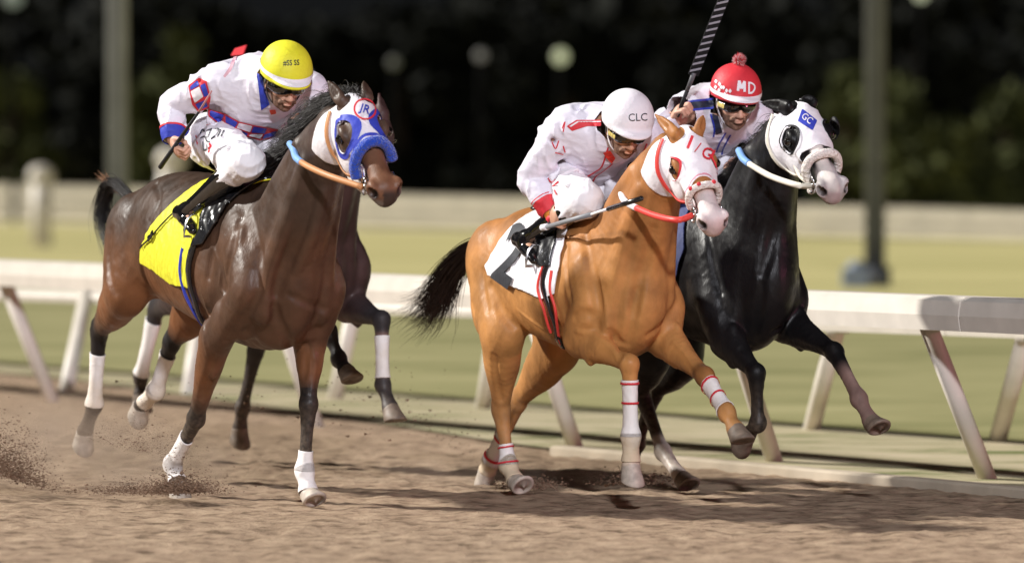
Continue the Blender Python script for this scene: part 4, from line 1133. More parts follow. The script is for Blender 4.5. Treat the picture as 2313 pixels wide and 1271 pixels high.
def hand(Fd, wr, fwd, palm, side, k=1.0, curl=1.0):
    """wr wrist; fwd towards the knuckles; palm = palm normal; side: towards the little finger"""
    fwd, palm, side = norm(fwd), norm(palm), norm(side)
    R = np.stack([fwd, side, palm], 1)
    Fd.ell(wr + fwd * .045 * k, (.052 * k, .042 * k, .018 * k), .02, R)
    for i, (o, L) in enumerate(((-.030, .88), (-.010, 1.0), (.011, .94), (.031, .76))):
        b = wr + fwd * .082 * k + side * o * k; L *= .042 * k
        d1 = norm(fwd * math.cos(.8 * curl) + palm * math.sin(.8 * curl)); d2 = norm(fwd * math.cos(2.2 * curl) + palm * math.sin(2.2 * curl)); d3 = norm(fwd * math.cos(3.3 * curl) + palm * math.sin(3.3 * curl))
        p1 = b + d1 * L; p2 = p1 + d2 * L * .75; p3 = p2 + d3 * L * .55
        r = .0098 * k; Fd.tube([list(b - fwd * .012) + [r], list(p1) + [r * .97], list(p2) + [r * .9], list(p3) + [r * .8]], .004, side, 1)
    b = wr + fwd * .030 * k - side * .038 * k + palm * .008; p1 = b + norm(fwd * .8 - side * .35 + palm * .6) * .036 * k; p2 = p1 + norm(fwd * .4 + side * .5 + palm * .7) * .028 * k
    Fd.tube([list(wr + fwd * .02 - side * .018) + [.015 * k], list(b) + [.013 * k], list(p1) + [.0105 * k], list(p2) + [.009 * k]], .008, side, 1)

def person_head(Fd, O, R, k):
    P = lambda x, y, z: O + R @ (np.array([x, y, z]) * k)
    def e(c, r, kk=.015, sub=False): Fd.ell(P(*c), np.array(r) * k, kk, R, sub)
    def t(pts, kk=.01, n=1, sub=False, w=None): Fd.tube([list(P(*q[:3])) + [x * k for x in q[3:]] for q in pts], kk, R[:, 1], n, sub)
    e((0, 0, .03), (.095, .077, .10)); e((.028, 0, -.035), (.064, .060, .080), .03); e((.040, 0, -.090), (.042, .044, .030), .025); e((.068, 0, -.108), (.018, .020, .014), .012)
    e((.076, 0, .016), (.016, .052, .012), .012)                                       # brow
    for s_ in (-1, 1):
        e((.064, s_ * .042, -.028), (.022, .020, .016), .015); e((.088, s_ * .031, -.002), (.014, .018, .012), .010, True)
        e((.076, s_ * .031, -.003), (.014, .014, .011), .004); e((.0, s_ * .078, -.02), (.022, .010, .030), .008)
        e((.103, s_ * .012, -.046), (.010, .009, .008), .006)                           # nostril wings
        t([(.092, s_ * .022, -.05, .006), (.086, s_ * .034, -.07, .006)], .008)
    t([(.088, 0, .008, .008), (.102, 0, -.018, .009), (.114, 0, -.042, .012)], .012, 2)
    e((.094, 0, -.066), (.010, .024, .007), .006); e((.092, 0, -.078), (.011, .021, .008), .006)
    t([(.105, 0, -.0715, .002, .022), (.095, 0, -.0715, .002, .026)], .003, 1, True)
    return P

def build_rider(fr, S):
    J = fr.J; q = {k: (J(*v) if len(v) == 3 else v) for k, v in S['j'].items()}
    pel, che, nk = q['pelvis'], q['chest'], q['neck']
    org = np.array([pel[0], 0, pel[2]])
    # everything is built around the pelvis
    for k in q: q[k] = q[k] - org
    pel, che, nk = q['pelvis'], q['chest'], q['neck']
    wo = fr.world(org); root = empty('person', wo, -fr.th); tag(root, S['label'], 'jockey', 'jockeys crouched on the racehorses')
    A = np.array(list(q.values())); lo = A.min(0) - [.22, .2, .2]; hi = A.max(0) + [.25, .2, .27]
    h = S.get('h', .006)
    hk = S.get('headk', 1.0); HR = basis(S['face'], S.get('up', (.3, 0, 1))); HO = q['head']
    tdir = norm(nk - pel)
    # ---- the body: one continuous surface
    B = Field(lo, hi, h)
    B.tube([list(pel) + [.10, .14], list(lerp(pel, che, .5)) + [.10, .13], list(che) + [.12, .16], list(lerp(che, nk, .75)) + [.08, .11]], .04)
    B.tube([list(lerp(che, nk, .8)) + [.06, .06], list(lerp(nk, HO, .4)) + [.055, .055], list(HO - HR[:, 2] * .03) + [.055, .055]], .03)
    P = person_head(B, HO, HR, hk)
    for s_ in ('R', 'L'):
        sh, el, wr, hd = q['sh' + s_], q['el' + s_], q['wr' + s_], q['ha' + s_]
        B.tube([list(sh) + [.058], list(lerp(sh, el, .4)) + [.046], list(el) + [.036], list(lerp(el, wr, .3)) + [.037], list(wr) + [.025, .028]], .03)
        f = norm(hd - wr); pn = S['palm'][s_]; pn = norm(np.array(pn) - f * (np.array(pn) @ f)); sd = np.cross(pn, f) * S.get('flip', {}).get(s_, 1)
        hand(B, wr, f, pn, sd, S.get('handk', 1.08))
        hp, kn, an, to = q['hp' + s_], q['kn' + s_], q['an' + s_], q['to' + s_]
        B.tube([list(hp) + [.085], list(lerp(hp, kn, .5)) + [.07], list(kn) + [.052]], .03)
        B.tube([list(kn) + [.050], list(lerp(kn, an, .3)) + [.042], list(an) + [.028], list(lerp(an, to, .5) + norm(an - kn) * .012) + [.024, .026], list(to + norm(an - kn) * .02) + [.014, .024]], .02)
    V, Q = B.surface(0)
    body = mesh_obj('body', V, Q, S.get('skin', M_skin), root, True)
    # stubble and hair at the back of the head
    VH, QH = B.surface(.0025); loc = (VH - HO) @ HR / hk
    if S.get('beard', True):
        f = np.minimum(poly_sd(loc[:, [0, 2]], [(.00, -.03), (.045, -.050), (.085, -.052), (.12, -.06), (.12, -.12), (.03, -.14), (-.01, -.10)]), .086 - np.abs(loc[:, 1]))
        lip = np.sqrt(((loc[:, 1]) / .026) ** 2 + ((loc[:, 2] + .072) / .013) ** 2) - 1; f = np.minimum(f, np.where(loc[:, 0] > .06, lip * .02, 1))
        shell('beard', VH, QH, f, M_beard, root, 0)
    f = np.minimum(poly_sd(loc[:, [0, 2]], [(.02, .02), (.00, -.045), (-.02, -.075), (-.12, -.08), (-.12, .15), (.02, .15)]), .2)
    shell('hair', VH, QH, f, M_hairb, root, 0)
    # ---- silks
    T = Field(lo, hi, h); w = S.get('bulk', 1.0)
    T.tube([list(lerp(pel, che, .05)) + [.115 * w, .155], list(lerp(pel, che, .5)) + [.135 * w, .165], list(che) + [.165 * w, .195], list(lerp(che, nk, .7)) + [.115, .135]], .05)
    T.tube([list(lerp(che, nk, .7)) + [.10, .10], list(nk) + [.066, .070]], .04, (0, 1, 0), 1)
    for s_ in ('R', 'L'):
        sh, el, wr = q['sh' + s_], q['el' + s_], q['wr' + s_]
        T.tube([list(lerp(che, sh, .45)) + [.125, .11], list(sh) + [.100], list(lerp(sh, el, .5)) + [.080], list(el) + [.070], list(lerp(el, wr, .4)) + [.066], list(lerp(el, wr, .88)) + [.050], list(lerp(el, wr, .99)) + [.042]], .06)
        # folds
        rf = np.random.default_rng(5 + (s_ == 'R'))
        d = norm(el - sh)
        for i in range(9):
            c = lerp(sh, el, rf.uniform(.1, .95)) + rf.normal(size=3) * .055; a = norm(rf.normal(size=3) + d * .8)
            T.tube([list(c - a * .05) + [.006], list(c) + [.011], list(c + a * .05) + [.006]], .035, a, 2, i % 2 == 0)
        for i in range(6):
            c = lerp(el, wr, rf.uniform(.0, .8)); a = norm(np.cross(norm(wr - el), rf.normal(size=3)))
            T.tube([list(c + a * .060 + norm(wr - el) * -.03) + [.006], list(c + a * .066) + [.009], list(c + a * .060 + norm(wr - el) * .03) + [.006]], .025, a, 2, i % 2 == 0)
    rf = np.random.default_rng(17)
    for i in range(26):
        t = rf.uniform(-.1, .95); c = lerp(pel, che, t); an = rf.uniform(0, 6.28); o = np.array([0, math.cos(an) * .19, math.sin(an) * .16]); a = norm(np.array([rf.normal() * .6, rf.normal() * .5, rf.normal()]))
        a = norm(a - norm(o) * (a @ norm(o))); T.tube([list(c + o - a * .08) + [.005], list(c + o) + [.012], list(c + o + a * .08) + [.005]], .045, a, 2, i % 2 == 0)
    cut_e = [norm(q['wr' + s_] - q['el' + s_]) for s_ in ('R', 'L')]
    T.folds(.0095, [(.24, 1), (.17, .9), (.13, .8), (.08, .35)], 21)
    VT, QT = T.surface(0)
    def silk_f(V):
        f = np.full(len(V), 1.0)
        for s_, d in zip(('R', 'L'), cut_e):
            wr, el = q['wr' + s_], q['el' + s_]; near = np.linalg.norm(V - wr, axis=1) < .12
            f = np.where(near & ((V - el) @ d > 0), np.minimum(f, -((V - wr) @ d) - .002), f)
        f = np.where(np.linalg.norm(V - nk, axis=1) < .125, np.minimum(f, -((V - nk) @ tdir) + S.get('collar', .025)), f)
        return f
    top = shell('silks', VT, QT, silk_f(VT), S.get('silk', M_silk), root, .003)
    # ---- breeches
    Br = Field(lo, hi, h)
    Br.tube([list(pel - tdir * .01) + [.13, .165], list(lerp(pel, che, .3)) + [.115, .15]], .03, (0, 1, 0), 1)
    for s_ in ('R', 'L'):
        hp, kn, an = q['hp' + s_], q['kn' + s_], q['an' + s_]
        Br.tube([list(hp - norm(kn - hp) * .03) + [.135, .12], list(lerp(hp, kn, .35)) + [.120, .110], list(lerp(hp, kn, .75)) + [.095, .095], list(kn) + [.085, .085]], .05)
        Br.tube([list(kn) + [.083], list(lerp(kn, an, .25)) + [.066], list(lerp(kn, an, .5)) + [.056]], .03)
        rf = np.random.default_rng(31)
        for i in range(10):
            ax = norm(kn - hp); o = norm(np.cross(ax, rf.normal(size=3))); c = lerp(hp, kn, rf.uniform(.1, .95)) + o * .098; a = norm(np.cross(ax, o) + ax * rf.uniform(-1, 1)); Br.tube([list(c - a * .06 - o * .01) + [.004], list(c) + [.007], list(c + a * .06 - o * .01) + [.004]], .03, o, 2, i % 2 == 0)
    Br.folds(.0055, [(.12, 1), (.08, .8), (.05, .4)], 9)
    VB, QB = Br.surface(0); shin = [norm(q['an' + s_] - q['kn' + s_]) for s_ in ('R', 'L')]
    f = np.full(len(VB), 1.0)
    for s_, d in zip(('R', 'L'), shin):
        kn, an = q['kn' + s_], q['an' + s_]; s1 = (VB - kn) @ d; dist = np.linalg.norm(VB - kn - s1[:, None] * d, axis=1)
        f = np.where((s1 > 0) & (dist < .12), np.minimum(f, .40 * np.linalg.norm(an - kn) - s1), f)
    legs_ = shell('breeches', VB, QB, f, S.get('breech', M_breech), root, .003)
    # ---- boots
    for s_ in ('R', 'L'):
        kn, an, to = q['kn' + s_], q['an' + s_], q['to' + s_]; d = norm(an - kn); fd = norm(to - an)
        lo2 = np.minimum(np.minimum(kn, an), to) - .12; hi2 = np.maximum(np.maximum(kn, an), to) + .12
        K = Field(lo2, hi2, h)
        K.tube([list(lerp(kn, an, .10)) + [.068, .066], list(lerp(kn, an, .35)) + [.064, .062], list(lerp(kn, an, .8)) + [.044, .042], list(an) + [.044, .040]], .01)
        heel = an + d * .045 - fd * .03
        K.tube([list(heel) + [.034, .032], list(lerp(heel, to + d * .03, .5)) + [.034, .036], list(to + d * .022) + [.028, .040], list(to + fd * .045 + d * .026) + [.020, .034]], .02)
        K.tube([list(an) + [.044, .040], list(heel) + [.036, .034]], .02, (0, 1, 0), 1)
        rf = np.random.default_rng(3)
        for i in range(6):
            c = lerp(kn, an, .55 + i * .09); a = norm(np.cross(d, rf.normal(size=3))); K.tube([list(c + a * .05 - np.cross(a, d) * .03) + [.006], list(c + a * .05 + np.cross(a, d) * .03) + [.006]], .014, a, 1, True)
        VK, QK = K.surface(0); s1 = (VK - kn) @ d
        shell('boot', VK, QK, np.where(s1 < .2, s1 - S.get('boottop', .16) * np.linalg.norm(an - kn), 1.0), M_patent, root, .004)
        st = [to + fd * .01 + np.cross(fd, [0, 1, 0]) * 0 + np.array(v) for v in ()]
    # ---- helmet, goggles
    HF = Field(HO - .24, HO + .24, .005); g = S.get('helk', 1.0)
    HF.ell(P(-.012, 0, .058), np.array((.136, .122, .118)) * g, .01, HR)
    HF.ell(P(.010, 0, .035), np.array((.120, .116, .10)) * g, .03, HR)
    HF.ell(P(.078, 0, .034), np.array((.094, .096, .022)) * g, .015, HR)
    VH2, QH2 = HF.surface(0)
    def hl(V): return ((V - HO) @ HR) / hk
    def under(V):
        l = hl(V); return l[:, 2] - np.where(l[:, 0] > .0, .020 - 0 * l[:, 0], .020 + l[:, 0] * .35)
    helmet = shell('helmet', VH2, QH2, under(VH2), S['helmet'], root, .008)
    VH3, QH3 = HF.surface(.0025); l = hl(VH3)
    if S.get('band') is not None:
        zc = S.get('bandz', .052) + .0 * l[:, 0]; f = np.minimum(.0095 - np.abs(l[:, 2] - zc), .05); shell('band', VH3, QH3, f, S['band'], helmet, 0)
    GF = Field(HO - .16, HO + .16, .004)
    GF.tube([list(P(.040, -.070, -.010)) + [.024, .014], list(P(.082, -.042, -.010)) + [.029, .018], list(P(.100, 0, -.004)) + [.021, .014], list(P(.082, .042, -.010)) + [.029, .018], list(P(.040, .070, -.010)) + [.024, .014]], .01, HR[:, 0], 4)
    VG, QG = GF.surface(0); gg = mesh_obj('goggles', VG, QG, M_lens, root)
    if S.get('gold'):
        l2 = (VG - HO) @ HR / hk; shell('lens_reflection', *GF.surface(.0015), (lambda l3: np.minimum(-.074 - l3[:, 1], .010 - np.abs(l3[:, 2] + .010)))((GF.surface(.0015)[0] - HO) @ HR / hk), M_gold, gg, 0)
    for s_ in (-1, 1):
        strap('chin_strap', [P(-.005, s_ * .088, .03), P(.012, s_ * .084, -.03), P(.030, s_ * .062, -.085), P(.045, s_ * .02, -.122)], .014, .003, S.get('chinstrap', M_strapb), root, HR[:, 1], 4)
    hug_strap('goggle_strap', B, [P(.045, -.072, .0), P(.0, -.084, .012), P(-.05, -.07, .025)], .022, .004, M_strapb, root)
    return dict(root=root, q=q, T=T, Br=Br, B=B, HF=HF, P=P, HR=HR, HO=HO, org=org, silks=top, breeches=legs_, helmet=helmet, fr=fr)
M_gold = mat('amber_lens_reflection', (.62, .50, .16), .25, .6)
M_beard = mat('dark_stubble', (.20, .115, .08), .8, .2, noise=(60, .5)); M_hairb = mat('dark_brown_hair', (.02, .014, .010), .6, .3)

def vnormals(V, Q):
    n = np.cross(V[Q[:, 2]] - V[Q[:, 0]], V[Q[:, 3]] - V[Q[:, 1]]); N = np.zeros_like(V)
    for i in range(4): np.add.at(N, Q[:, i], n)
    return N / (np.linalg.norm(N, axis=1)[:, None] + 1e-12)
_surf = {}
def patch(name, R, Fd, off, polys, m, parent, thick=0, feather=470.0, org=None):
    """cloth pieces whose outlines are given as they appear from the stand; each one lies on the surface it is sewn to"""
    key = (id(Fd), off)
    if key not in _surf:
        V, Q = Fd.surface(off); N = vnormals(V, Q); _surf[key] = (V, Q, N)
    V, Q, N = _surf[key]; fr = R['fr'] if isinstance(R, dict) else R; o = R['org'] if isinstance(R, dict) else (org if org is not None else np.zeros(3))
    px = fr.px(V + o); vd = fr.viewdir(); face = (N @ vd)
    for p in polys:
        f = np.minimum(poly_sd(px, p) / feather, face * .05 + .002); r_ = shell(name, V, Q, f, m, parent, thick, None, True)
    return r_
M_bay = coat_mat('bay_coat', .46, .28, .3); M_sorrel = coat_mat('sorrel_coat', .52, .25, .3); M_blackc = coat_mat('black_coat', .42, .22, .3); M_brown = coat_mat('brown_coat', .5, .25)
SHEET1['mat'] = M_bay; SHEET2['mat'] = M_sorrel; SHEET3['mat'] = M_blackc; SHEET4['mat'] = M_brown
SHEET2['hoofmat'] = {'fL': M_hoof, 'fR': M_hoofp, 'hR': M_hoofp, 'hL': M_hoofp}; SHEET1['hoofmat'] = {k: M_hoofp for k in ('fR', 'fL', 'hR', 'hL')}
M_brownhair = mat('sorrel_hair', (.16, .07, .028), .5, .3); M_tail2 = mat('dark_brown_tail_hair', (.028, .016, .012), .5, .3)
import time; _t = time.time()
def el_pts(H, S, fr): return [(H.p(.015, sg * .058, -.015), fr.J(*e)) for sg, e in zip((-1, 1), S['ears'])]
def cam_right(fr): return np.array([fr.c, fr.s, 0.0])
UPV = np.array([0, 0, 1.0])
def tilt(fr, deg):
    a = math.radians(deg); r = cam_right(fr); return r * math.cos(a) + UPV * math.sin(a), UPV * math.cos(a) - r * math.sin(a)
HOODP = [(-.05, .05), (.24, .06), (.28, .0), (.325, -.06), (.385, -.12), (.385, -.20), (.32, -.30), (.02, -.30), (-.03, -.15)]

def saddle(fr, Fd, label, flap, girth, extra, toes):
    org = fr.J(flap[0][0], flap[0][1], 0); org = np.array([org[0], 0, org[2]])
    root = empty('saddle', fr.world(org), -fr.th); tag(root, label, 'saddle', 'racing saddles')
    ch = [saddlecloth(root, Fd, fr, flap, M_blackl, .026, 'flap', .010)]
    P = [fr.J(*flap[0]), ]
    S0 = np.array([org[0] - .34, 0, org[2] + .02])
    K = Field(org - [.5, .2, .15], org + [.12, .2, .15], .008)
    K.tube([[org[0] - .34, 0, org[2] + .01, .022, .10], [org[0] - .18, 0, org[2] - .005, .022, .085], [org[0] - .02, 0, org[2] + .015, .028, .06]], .01)
    V, Q = K.surface(0); ch.append(mesh_obj('seat', V, Q, M_blackl, root))
    for gp, m, w in girth:
        ch.append(hug_strap('girth', Fd, [fr.J(*p) for p in gp], w, .018, m, root, t=.008))
    for q in toes:                                   # stirrup: leather and iron arch round the boot
        (tx, to) = q
        top = np.array([org[0] - .12, tx * .15, org[2] - .08])
        ch.append(strap('stirrup_leather', [top, lerp(top, to + [0, 0, .09], .5) + [0, tx * .02, 0], to + [-.01, 0, .085]], .02, .005, M_blackl, root, (0, 1, 0), 4))
        arch = [to + np.array([-.01, .052 * math.cos(a), -.035 + .105 * math.sin(a)]) for a in np.linspace(0, math.pi, 11)]
        ch.append(strap('stirrup_iron', arch + [arch[0]], .014, .014, M_steel, root, (1, 0, 0), 1, True))
    for o in ch: o.location = -org
    return root
def noseband(root, H, x, w, m, name='noseband', z0=-.13, y0=.082, top=.022, rise=0.0):
    pts = [H.p(x + .03, -y0 * .8, z0), H.p(x + .01, -y0, -.075), H.p(x, -y0 * .82, -.02), H.p(x - rise * .6, -.035, top), H.p(x - rise, 0, top + .008), H.p(x - rise * .6, .035, top), H.p(x, y0 * .82, -.02), H.p(x + .01, y0, -.075), H.p(x + .03, y0 * .8, z0)]
    return strap(name, pts, w, w, m, root, H.R[:, 0], 6, True)
def whip(name, label, fr, segs):
    """segs: list of (name, [(px,py,v),(px,py,v)], r0, r1, material)"""
    o = fr.J(*segs[0][1][0]); root = empty(name, fr.world(o), -fr.th); tag(root, label, 'riding whip')
    for nm, (a, b), r0, r1, m in segs:
        v, f = tube_between(fr.J(*a) - o, fr.J(*b) - o, r0, 12, r1); mesh_obj(nm, v, f, m, root)
    return root, o

# ================================================================ the dark bay and its rider
root1, F1, Hd1, L1, N1, VV1, QQ1 = build_horse(FR1, SHEET1); J1 = FR1.J
s1, s2 = hoof_boots(root1, F1, L1, [('fL', 2, .70, 1.0, M_bandw), ('fL', 3, .0, .95, M_bandw), ('fR', 2, .40, 1.0, M_bandw), ('fR', 3, .0, .9, M_bandw), ('hR', 1, .30, 1.0, M_bandt), ('hL', 1, .25, 1.0, M_bandt), ('hL', 2, 0, .8, M_bandt)])
hd1, hb1 = hood(root1, F1, Hd1, s1, s2, HOODP, (.190, -.066), M_white, M_bluec, .028, el_pts(Hd1, SHEET1, FR1), (.080, .070))
q = Hd1.loc(s2[0]); f, _, _, _ = hb1(s2[0])
shell('hem', s2[0], s2[1], np.minimum(f, np.minimum(.014 - f, q[:, 2] + .12)) if False else np.where(q[:, 0] > .25, np.minimum(f, .012 - f), -1), M_bluec, hd1, 0)
rt_, up_ = tilt(FR1, -18)
c = J1(825, 246, .0)
ring = [c + rt_ * .050 * math.cos(a) + up_ * .046 * math.sin(a) for a in np.linspace(0, 2 * math.pi, 25)]
lines_on('emblem_ring', F1, [ring], .009, .014, M_redc, hd1, FR1, 1)
text_on('emblem', 'JR', FR1, F1, c, rt_, up_, .054, .014, M_bluec, hd1, bold=.01)
strap('shadow_roll', [Hd1.p(.395, -.074, -.125), Hd1.p(.365, -.080, -.075), Hd1.p(.345, -.062, -.020), Hd1.p(.335, -.030, .020), Hd1.p(.332, .005, .028), Hd1.p(.335, .035, .018), Hd1.p(.345, .064, -.020), Hd1.p(.365, .080, -.075)], .054, .054, M_fleece, root1, Hd1.R[:, 0], 6, True)
bridle(root1, FR1, Hd1, F1, M_leather, [J1(745, 398, .12), J1(700, 378, .14), J1(680, 366, .14)], M_leather)
strap('rein_grip', [J1(681, 367, .14), J1(668, 355, .13), J1(663, 338, .11), J1(655, 325, .08)], .034, .034, M_lblue, root1, (0, 0, 1), 5, True)
noseband(root1, Hd1, .12, .030, M_wfleece, 'throat_fleece', z0=-.30, y0=.03, top=-.31) if False else None
strap('chin_fleece', [Hd1.p(.20, -.05, -.285), Hd1.p(.30, -.06, -.235), Hd1.p(.40, -.055, -.185), Hd1.p(.46, -.05, -.15)], .036, .036, M_wfleece, root1, (0, 1, 0), 5, True)
cl1 = saddlecloth(root1, F1, FR1, [(600, 385, .03), (520, 380, .04), (470, 405, .10), (400, 455, .22), (345, 520, .27), (308, 592, .29), (345, 612, .29), (385, 642, .28), (430, 652, .28), (430, 600, .29), (440, 545, .28), (490, 460, .24), (545, 415, .15), (608, 392, .05)], M_yellow, .014)
tail(root1, 'tail', [J1(335, 480, 0), J1(310, 450, 0) + [-.08, 0, 0], J1(285, 415, 0) + [-.18, 0, 0], J1(268, 440, 0) + [-.2, 0, 0], J1(262, 500, 0) + [-.2, 0, 0], J1(275, 565, 0) + [-.16, 0, 0]], 600, M_blackhair, .016, r0=.0022)
tail(root1, 'tail_tip', [J1(300, 440, 0) + [-.1, 0, 0], J1(280, 415, 0) + [-.18, 0, 0], J1(262, 395, 0) + [-.24, 0, 0]], 60, M_brownhair, .012)
mane(root1, [J1(785, 215, 0), J1(740, 235, 0), J1(690, 290, 0), J1(640, 345, 0), J1(610, 385, 0)], 2200, M_blackhair, .14, (-.8, -.25, .22), wild=.02)
mane(root1, [J1(790, 212, 0), J1(800, 208, 0), J1(812, 212, 0)], 60, M_blackhair, .07, (-.5, .3, .9), wild=.01, name='forelock')

R1 = build_rider(FR1, dict(label='jockey in white silks with blue and red checked bands, yellow helmet and blue cuffs', face=(.80, -.06, -.44), up=(.3, 0, 1), bulk=1.10, headk=1.10,
    j=dict(pelvis=(540, 308, 0), chest=(583, 205, 0), neck=(620, 192, 0), head=(643, 178, 0),
           shR=(500, 186, .19), elR=(390, 238, .34), wrR=(390, 316, .37), haR=(400, 342, .37),
           shL=(695, 205, -.19), elL=(716, 270, -.24), wrL=(676, 305, -.12), haL=(655, 322, -.08),
           hpR=(478, 318, .14), knR=(558, 366, .17), anR=(420, 478, .26), toR=(440, 508, .27),
           hpL=(590, 318, -.14), knL=(690, 372, -.17), anL=(660, 480, -.27), toL=(680, 512, -.27)),
    palm=dict(R=(.6, .8, 0), L=(0, .3, -1)), helmet=M_yellow, band=M_white))
Tq, Bq, Hq = R1['T'], R1['Br'], R1['HF']
patch('sleeve_band', R1, Tq, .004, [[(425, 193), (449, 176), (467, 184), (476, 220), (472, 245), (448, 253), (434, 237)]], M_redc, R1['silks'])
patch('sleeve_check', R1, Tq, .006, [[(429, 196), (446, 181), (450, 193), (430, 204)], [(452, 193), (463, 188), (471, 215), (461, 220)], [(441, 236), (464, 226), (469, 241), (450, 249)]], M_bluec, R1['silks'])
patch('sleeve_check', R1, Tq, .006, [[(430, 207), (450, 196), (459, 219), (440, 233)]], M_white, R1['silks'])
patch('waist_band', R1, Tq, .004, [[(470, 246), (507, 257), (540, 275), (572, 283), (630, 293), (622, 310), (588, 318), (556, 309), (520, 294), (494, 280), (470, 262)]], M_redc, R1['silks'])
patch('waist_check', R1, Tq, .006, [[(474, 249), (506, 260), (497, 279), (474, 261)], [(509, 261), (537, 277), (531, 288), (510, 277)], [(533, 291), (560, 302), (557, 307), (530, 296)], [(573, 286), (603, 291), (598, 302), (567, 300)], [(598, 304), (626, 296), (619, 308), (592, 315)]], M_bluec, R1['silks'])
patch('waist_check', R1, Tq, .006, [[(507, 279), (529, 291), (524, 296), (502, 283)], [(540, 278), (570, 285), (565, 299), (534, 289)], [(567, 303), (594, 304), (588, 314), (562, 307)]], M_white, R1['silks'])
patch('collar', R1, Tq, .005, [[(580, 163), (592, 175), (600, 210), (609, 237), (590, 250), (586, 215)]], M_bluec, R1['silks'])
patch('chest_bow', R1, Tq, .010, [[(608, 249), (622, 248), (624, 257), (612, 260)]], mat('orange_red_bow', (.8, .10, .05), .6), R1['silks'])
patch('shoulder_seam', R1, Tq, .004, [[(530, 122), (537, 122), (522, 160), (508, 176), (504, 172), (518, 152)]], mat('pink_seam', (.62, .35, .42), .6), R1['silks'])
dq = norm(R1['q']['wrR'] - R1['q']['elR'])
VT, QT = Tq.surface(.005); sN = (VT - R1['q']['elR']) @ dq; Lq = np.linalg.norm(R1['q']['wrR'] - R1['q']['elR']); nr = np.linalg.norm(VT - R1['q']['wrR'], axis=1) < .2
shell('cuff', VT, QT, np.where(nr, np.minimum(sN - .66 * Lq, Lq * 1.03 - sN), -1), M_bluec, R1['silks'], 0)
VT, QT = Tq.surface(.007); sN = (VT - R1['q']['elR']) @ dq; nr = np.linalg.norm(VT - R1['q']['wrR'], axis=1) < .2
shell('cuff_trim', VT, QT, np.where(nr, np.minimum(sN - .65 * Lq, .70 * Lq - sN), -1), M_redc, R1['silks'], 0)
def L1p(pts, v, org): return [FR1.J(x, y, v) - org for x, y in pts]
lines_on('print', Bq, [L1p(p, .26, R1['org']) for p in ([(452, 302), (456, 292), (462, 297)], [(466, 295), (478, 290)], [(476, 291), (470, 306), (466, 310)], [(484, 292), (490, 290), (494, 294), (486, 306), (476, 314)], [(498, 292), (490, 310)], [(505, 293), (498, 308)], [(452, 312), (462, 308), (466, 318), (474, 320)], [(458, 320), (460, 338), (466, 336), (466, 326)])], .008, .004, M_darkc, R1['breeches'], FR1)
lines_on('print', Bq, [L1p(p, .26, R1['org']) for p in ([(472, 324), (476, 330), (470, 336)], [(474, 338), (470, 344)], [(444, 318), (446, 326)], [(442, 306), (444, 312)])], .010, .004, M_redc, R1['breeches'], FR1)
rt_, up_ = tilt(FR1, 3)
text_on('cap_lettering', '#SS SS', FR1, Hq, FR1.J(658, 143, 0) - R1['org'], rt_, up_, .036, .004, M_darkc, R1['helmet'], bold=.01, font_w=.8)
lines_on('cap_crease', Hq, [[FR1.J(x, y, 0) - R1['org'] for x, y in p] for p in ([(640, 106), (650, 116), (644, 128)], [(668, 112), (676, 124)])], .006, .003, M_yellow, R1['helmet'], FR1)
saddle(FR1, F1, 'black racing saddle on the yellow cloth of the dark bay horse', [(604, 392, .04), (578, 404, .09), (532, 438, .17), (486, 492, .25), (455, 550, .28), (436, 556, .285), (446, 520, .28), (446, 480, .27), (476, 440, .22), (520, 398, .12), (560, 384, .05)],
       [([(440, 540, .285), (428, 590, .29), (424, 640, .29), (432, 690, .27), (452, 735, .20)], M_blackl, .045), ([(418, 560, .285), (410, 610, .29), (414, 660, .28), (432, 710, .24), (455, 742, .18)], M_bluec, .020)], None,
       [(-1, R1['q']['toR'] + R1['org'] + [0, 0, -.02]), (1, R1['q']['toL'] + R1['org'] + [0, 0, -.02])])
hug_strap('strap_end', F1, [J1(450, 452, .2), J1(400, 490, .25), J1(352, 535, .29), J1(324, 560, .29)], .009, .026, M_blackl, cl1)
hug_strap('buckle_tab', F1, [J1(356, 528, .29), J1(352, 535, .29), J1(346, 541, .29)], .030, .030, M_blackl, cl1)
whip('riding_whip', 'thin dark whip held low by the jockey in the yellow helmet', FR1, [('handle', ((362, 378, .40), (402, 320, .385)), .012, .010, M_black), ('shaft', ((402, 320, .385), (450, 252, .36)), .010, .006, M_black), ('tip', ((450, 252, .36), (478, 206, .345)), .006, .004, mat('pink_whip_tip', (.45, .20, .20), .6))])
print('h1', time.time() - _t)

# ================================================================ the sorrel and its rider
root2, F2, Hd2, L2, N2, VV2, QQ2 = build_horse(FR2, SHEET2); J2 = FR2.J
s1, s2 = hoof_boots(root2, F2, L2, [('fR', 2, .22, 1.0, M_bandw), ('fL', 2, .20, .92, M_bandw), ('hR', 1, .62, 1.0, M_bandw), ('hR', 2, .0, .9, M_bandt), ('hL', 1, .55, 1.0, M_bandw), ('hL', 2, .0, .9, M_bandt), ('fR', 3, 0, .9, M_bandt),
    ('fR', 2, .25, .28, 'ring'), ('fR', 2, .52, .55, 'ring'), ('fL', 2, .23, .27, 'ring'), ('fL', 2, .58, .62, 'ring'), ('hR', 1, .66, .69, 'ring'), ('hR', 1, .93, .96, 'ring'), ('hL', 1, .60, .63, 'ring'), ('hL', 1, .90, .93, 'ring')])
hd2, hb2 = hood(root2, F2, Hd2, s1, s2, [(-.05, .05), (.26, .06), (.31, .0), (.35, -.06), (.40, -.12), (.40, -.20), (.32, -.30), (.02, -.30), (-.03, -.15)], (.195, -.066), M_white, M_redc, .006, el_pts(Hd2, SHEET2, FR2), (.060, .056))
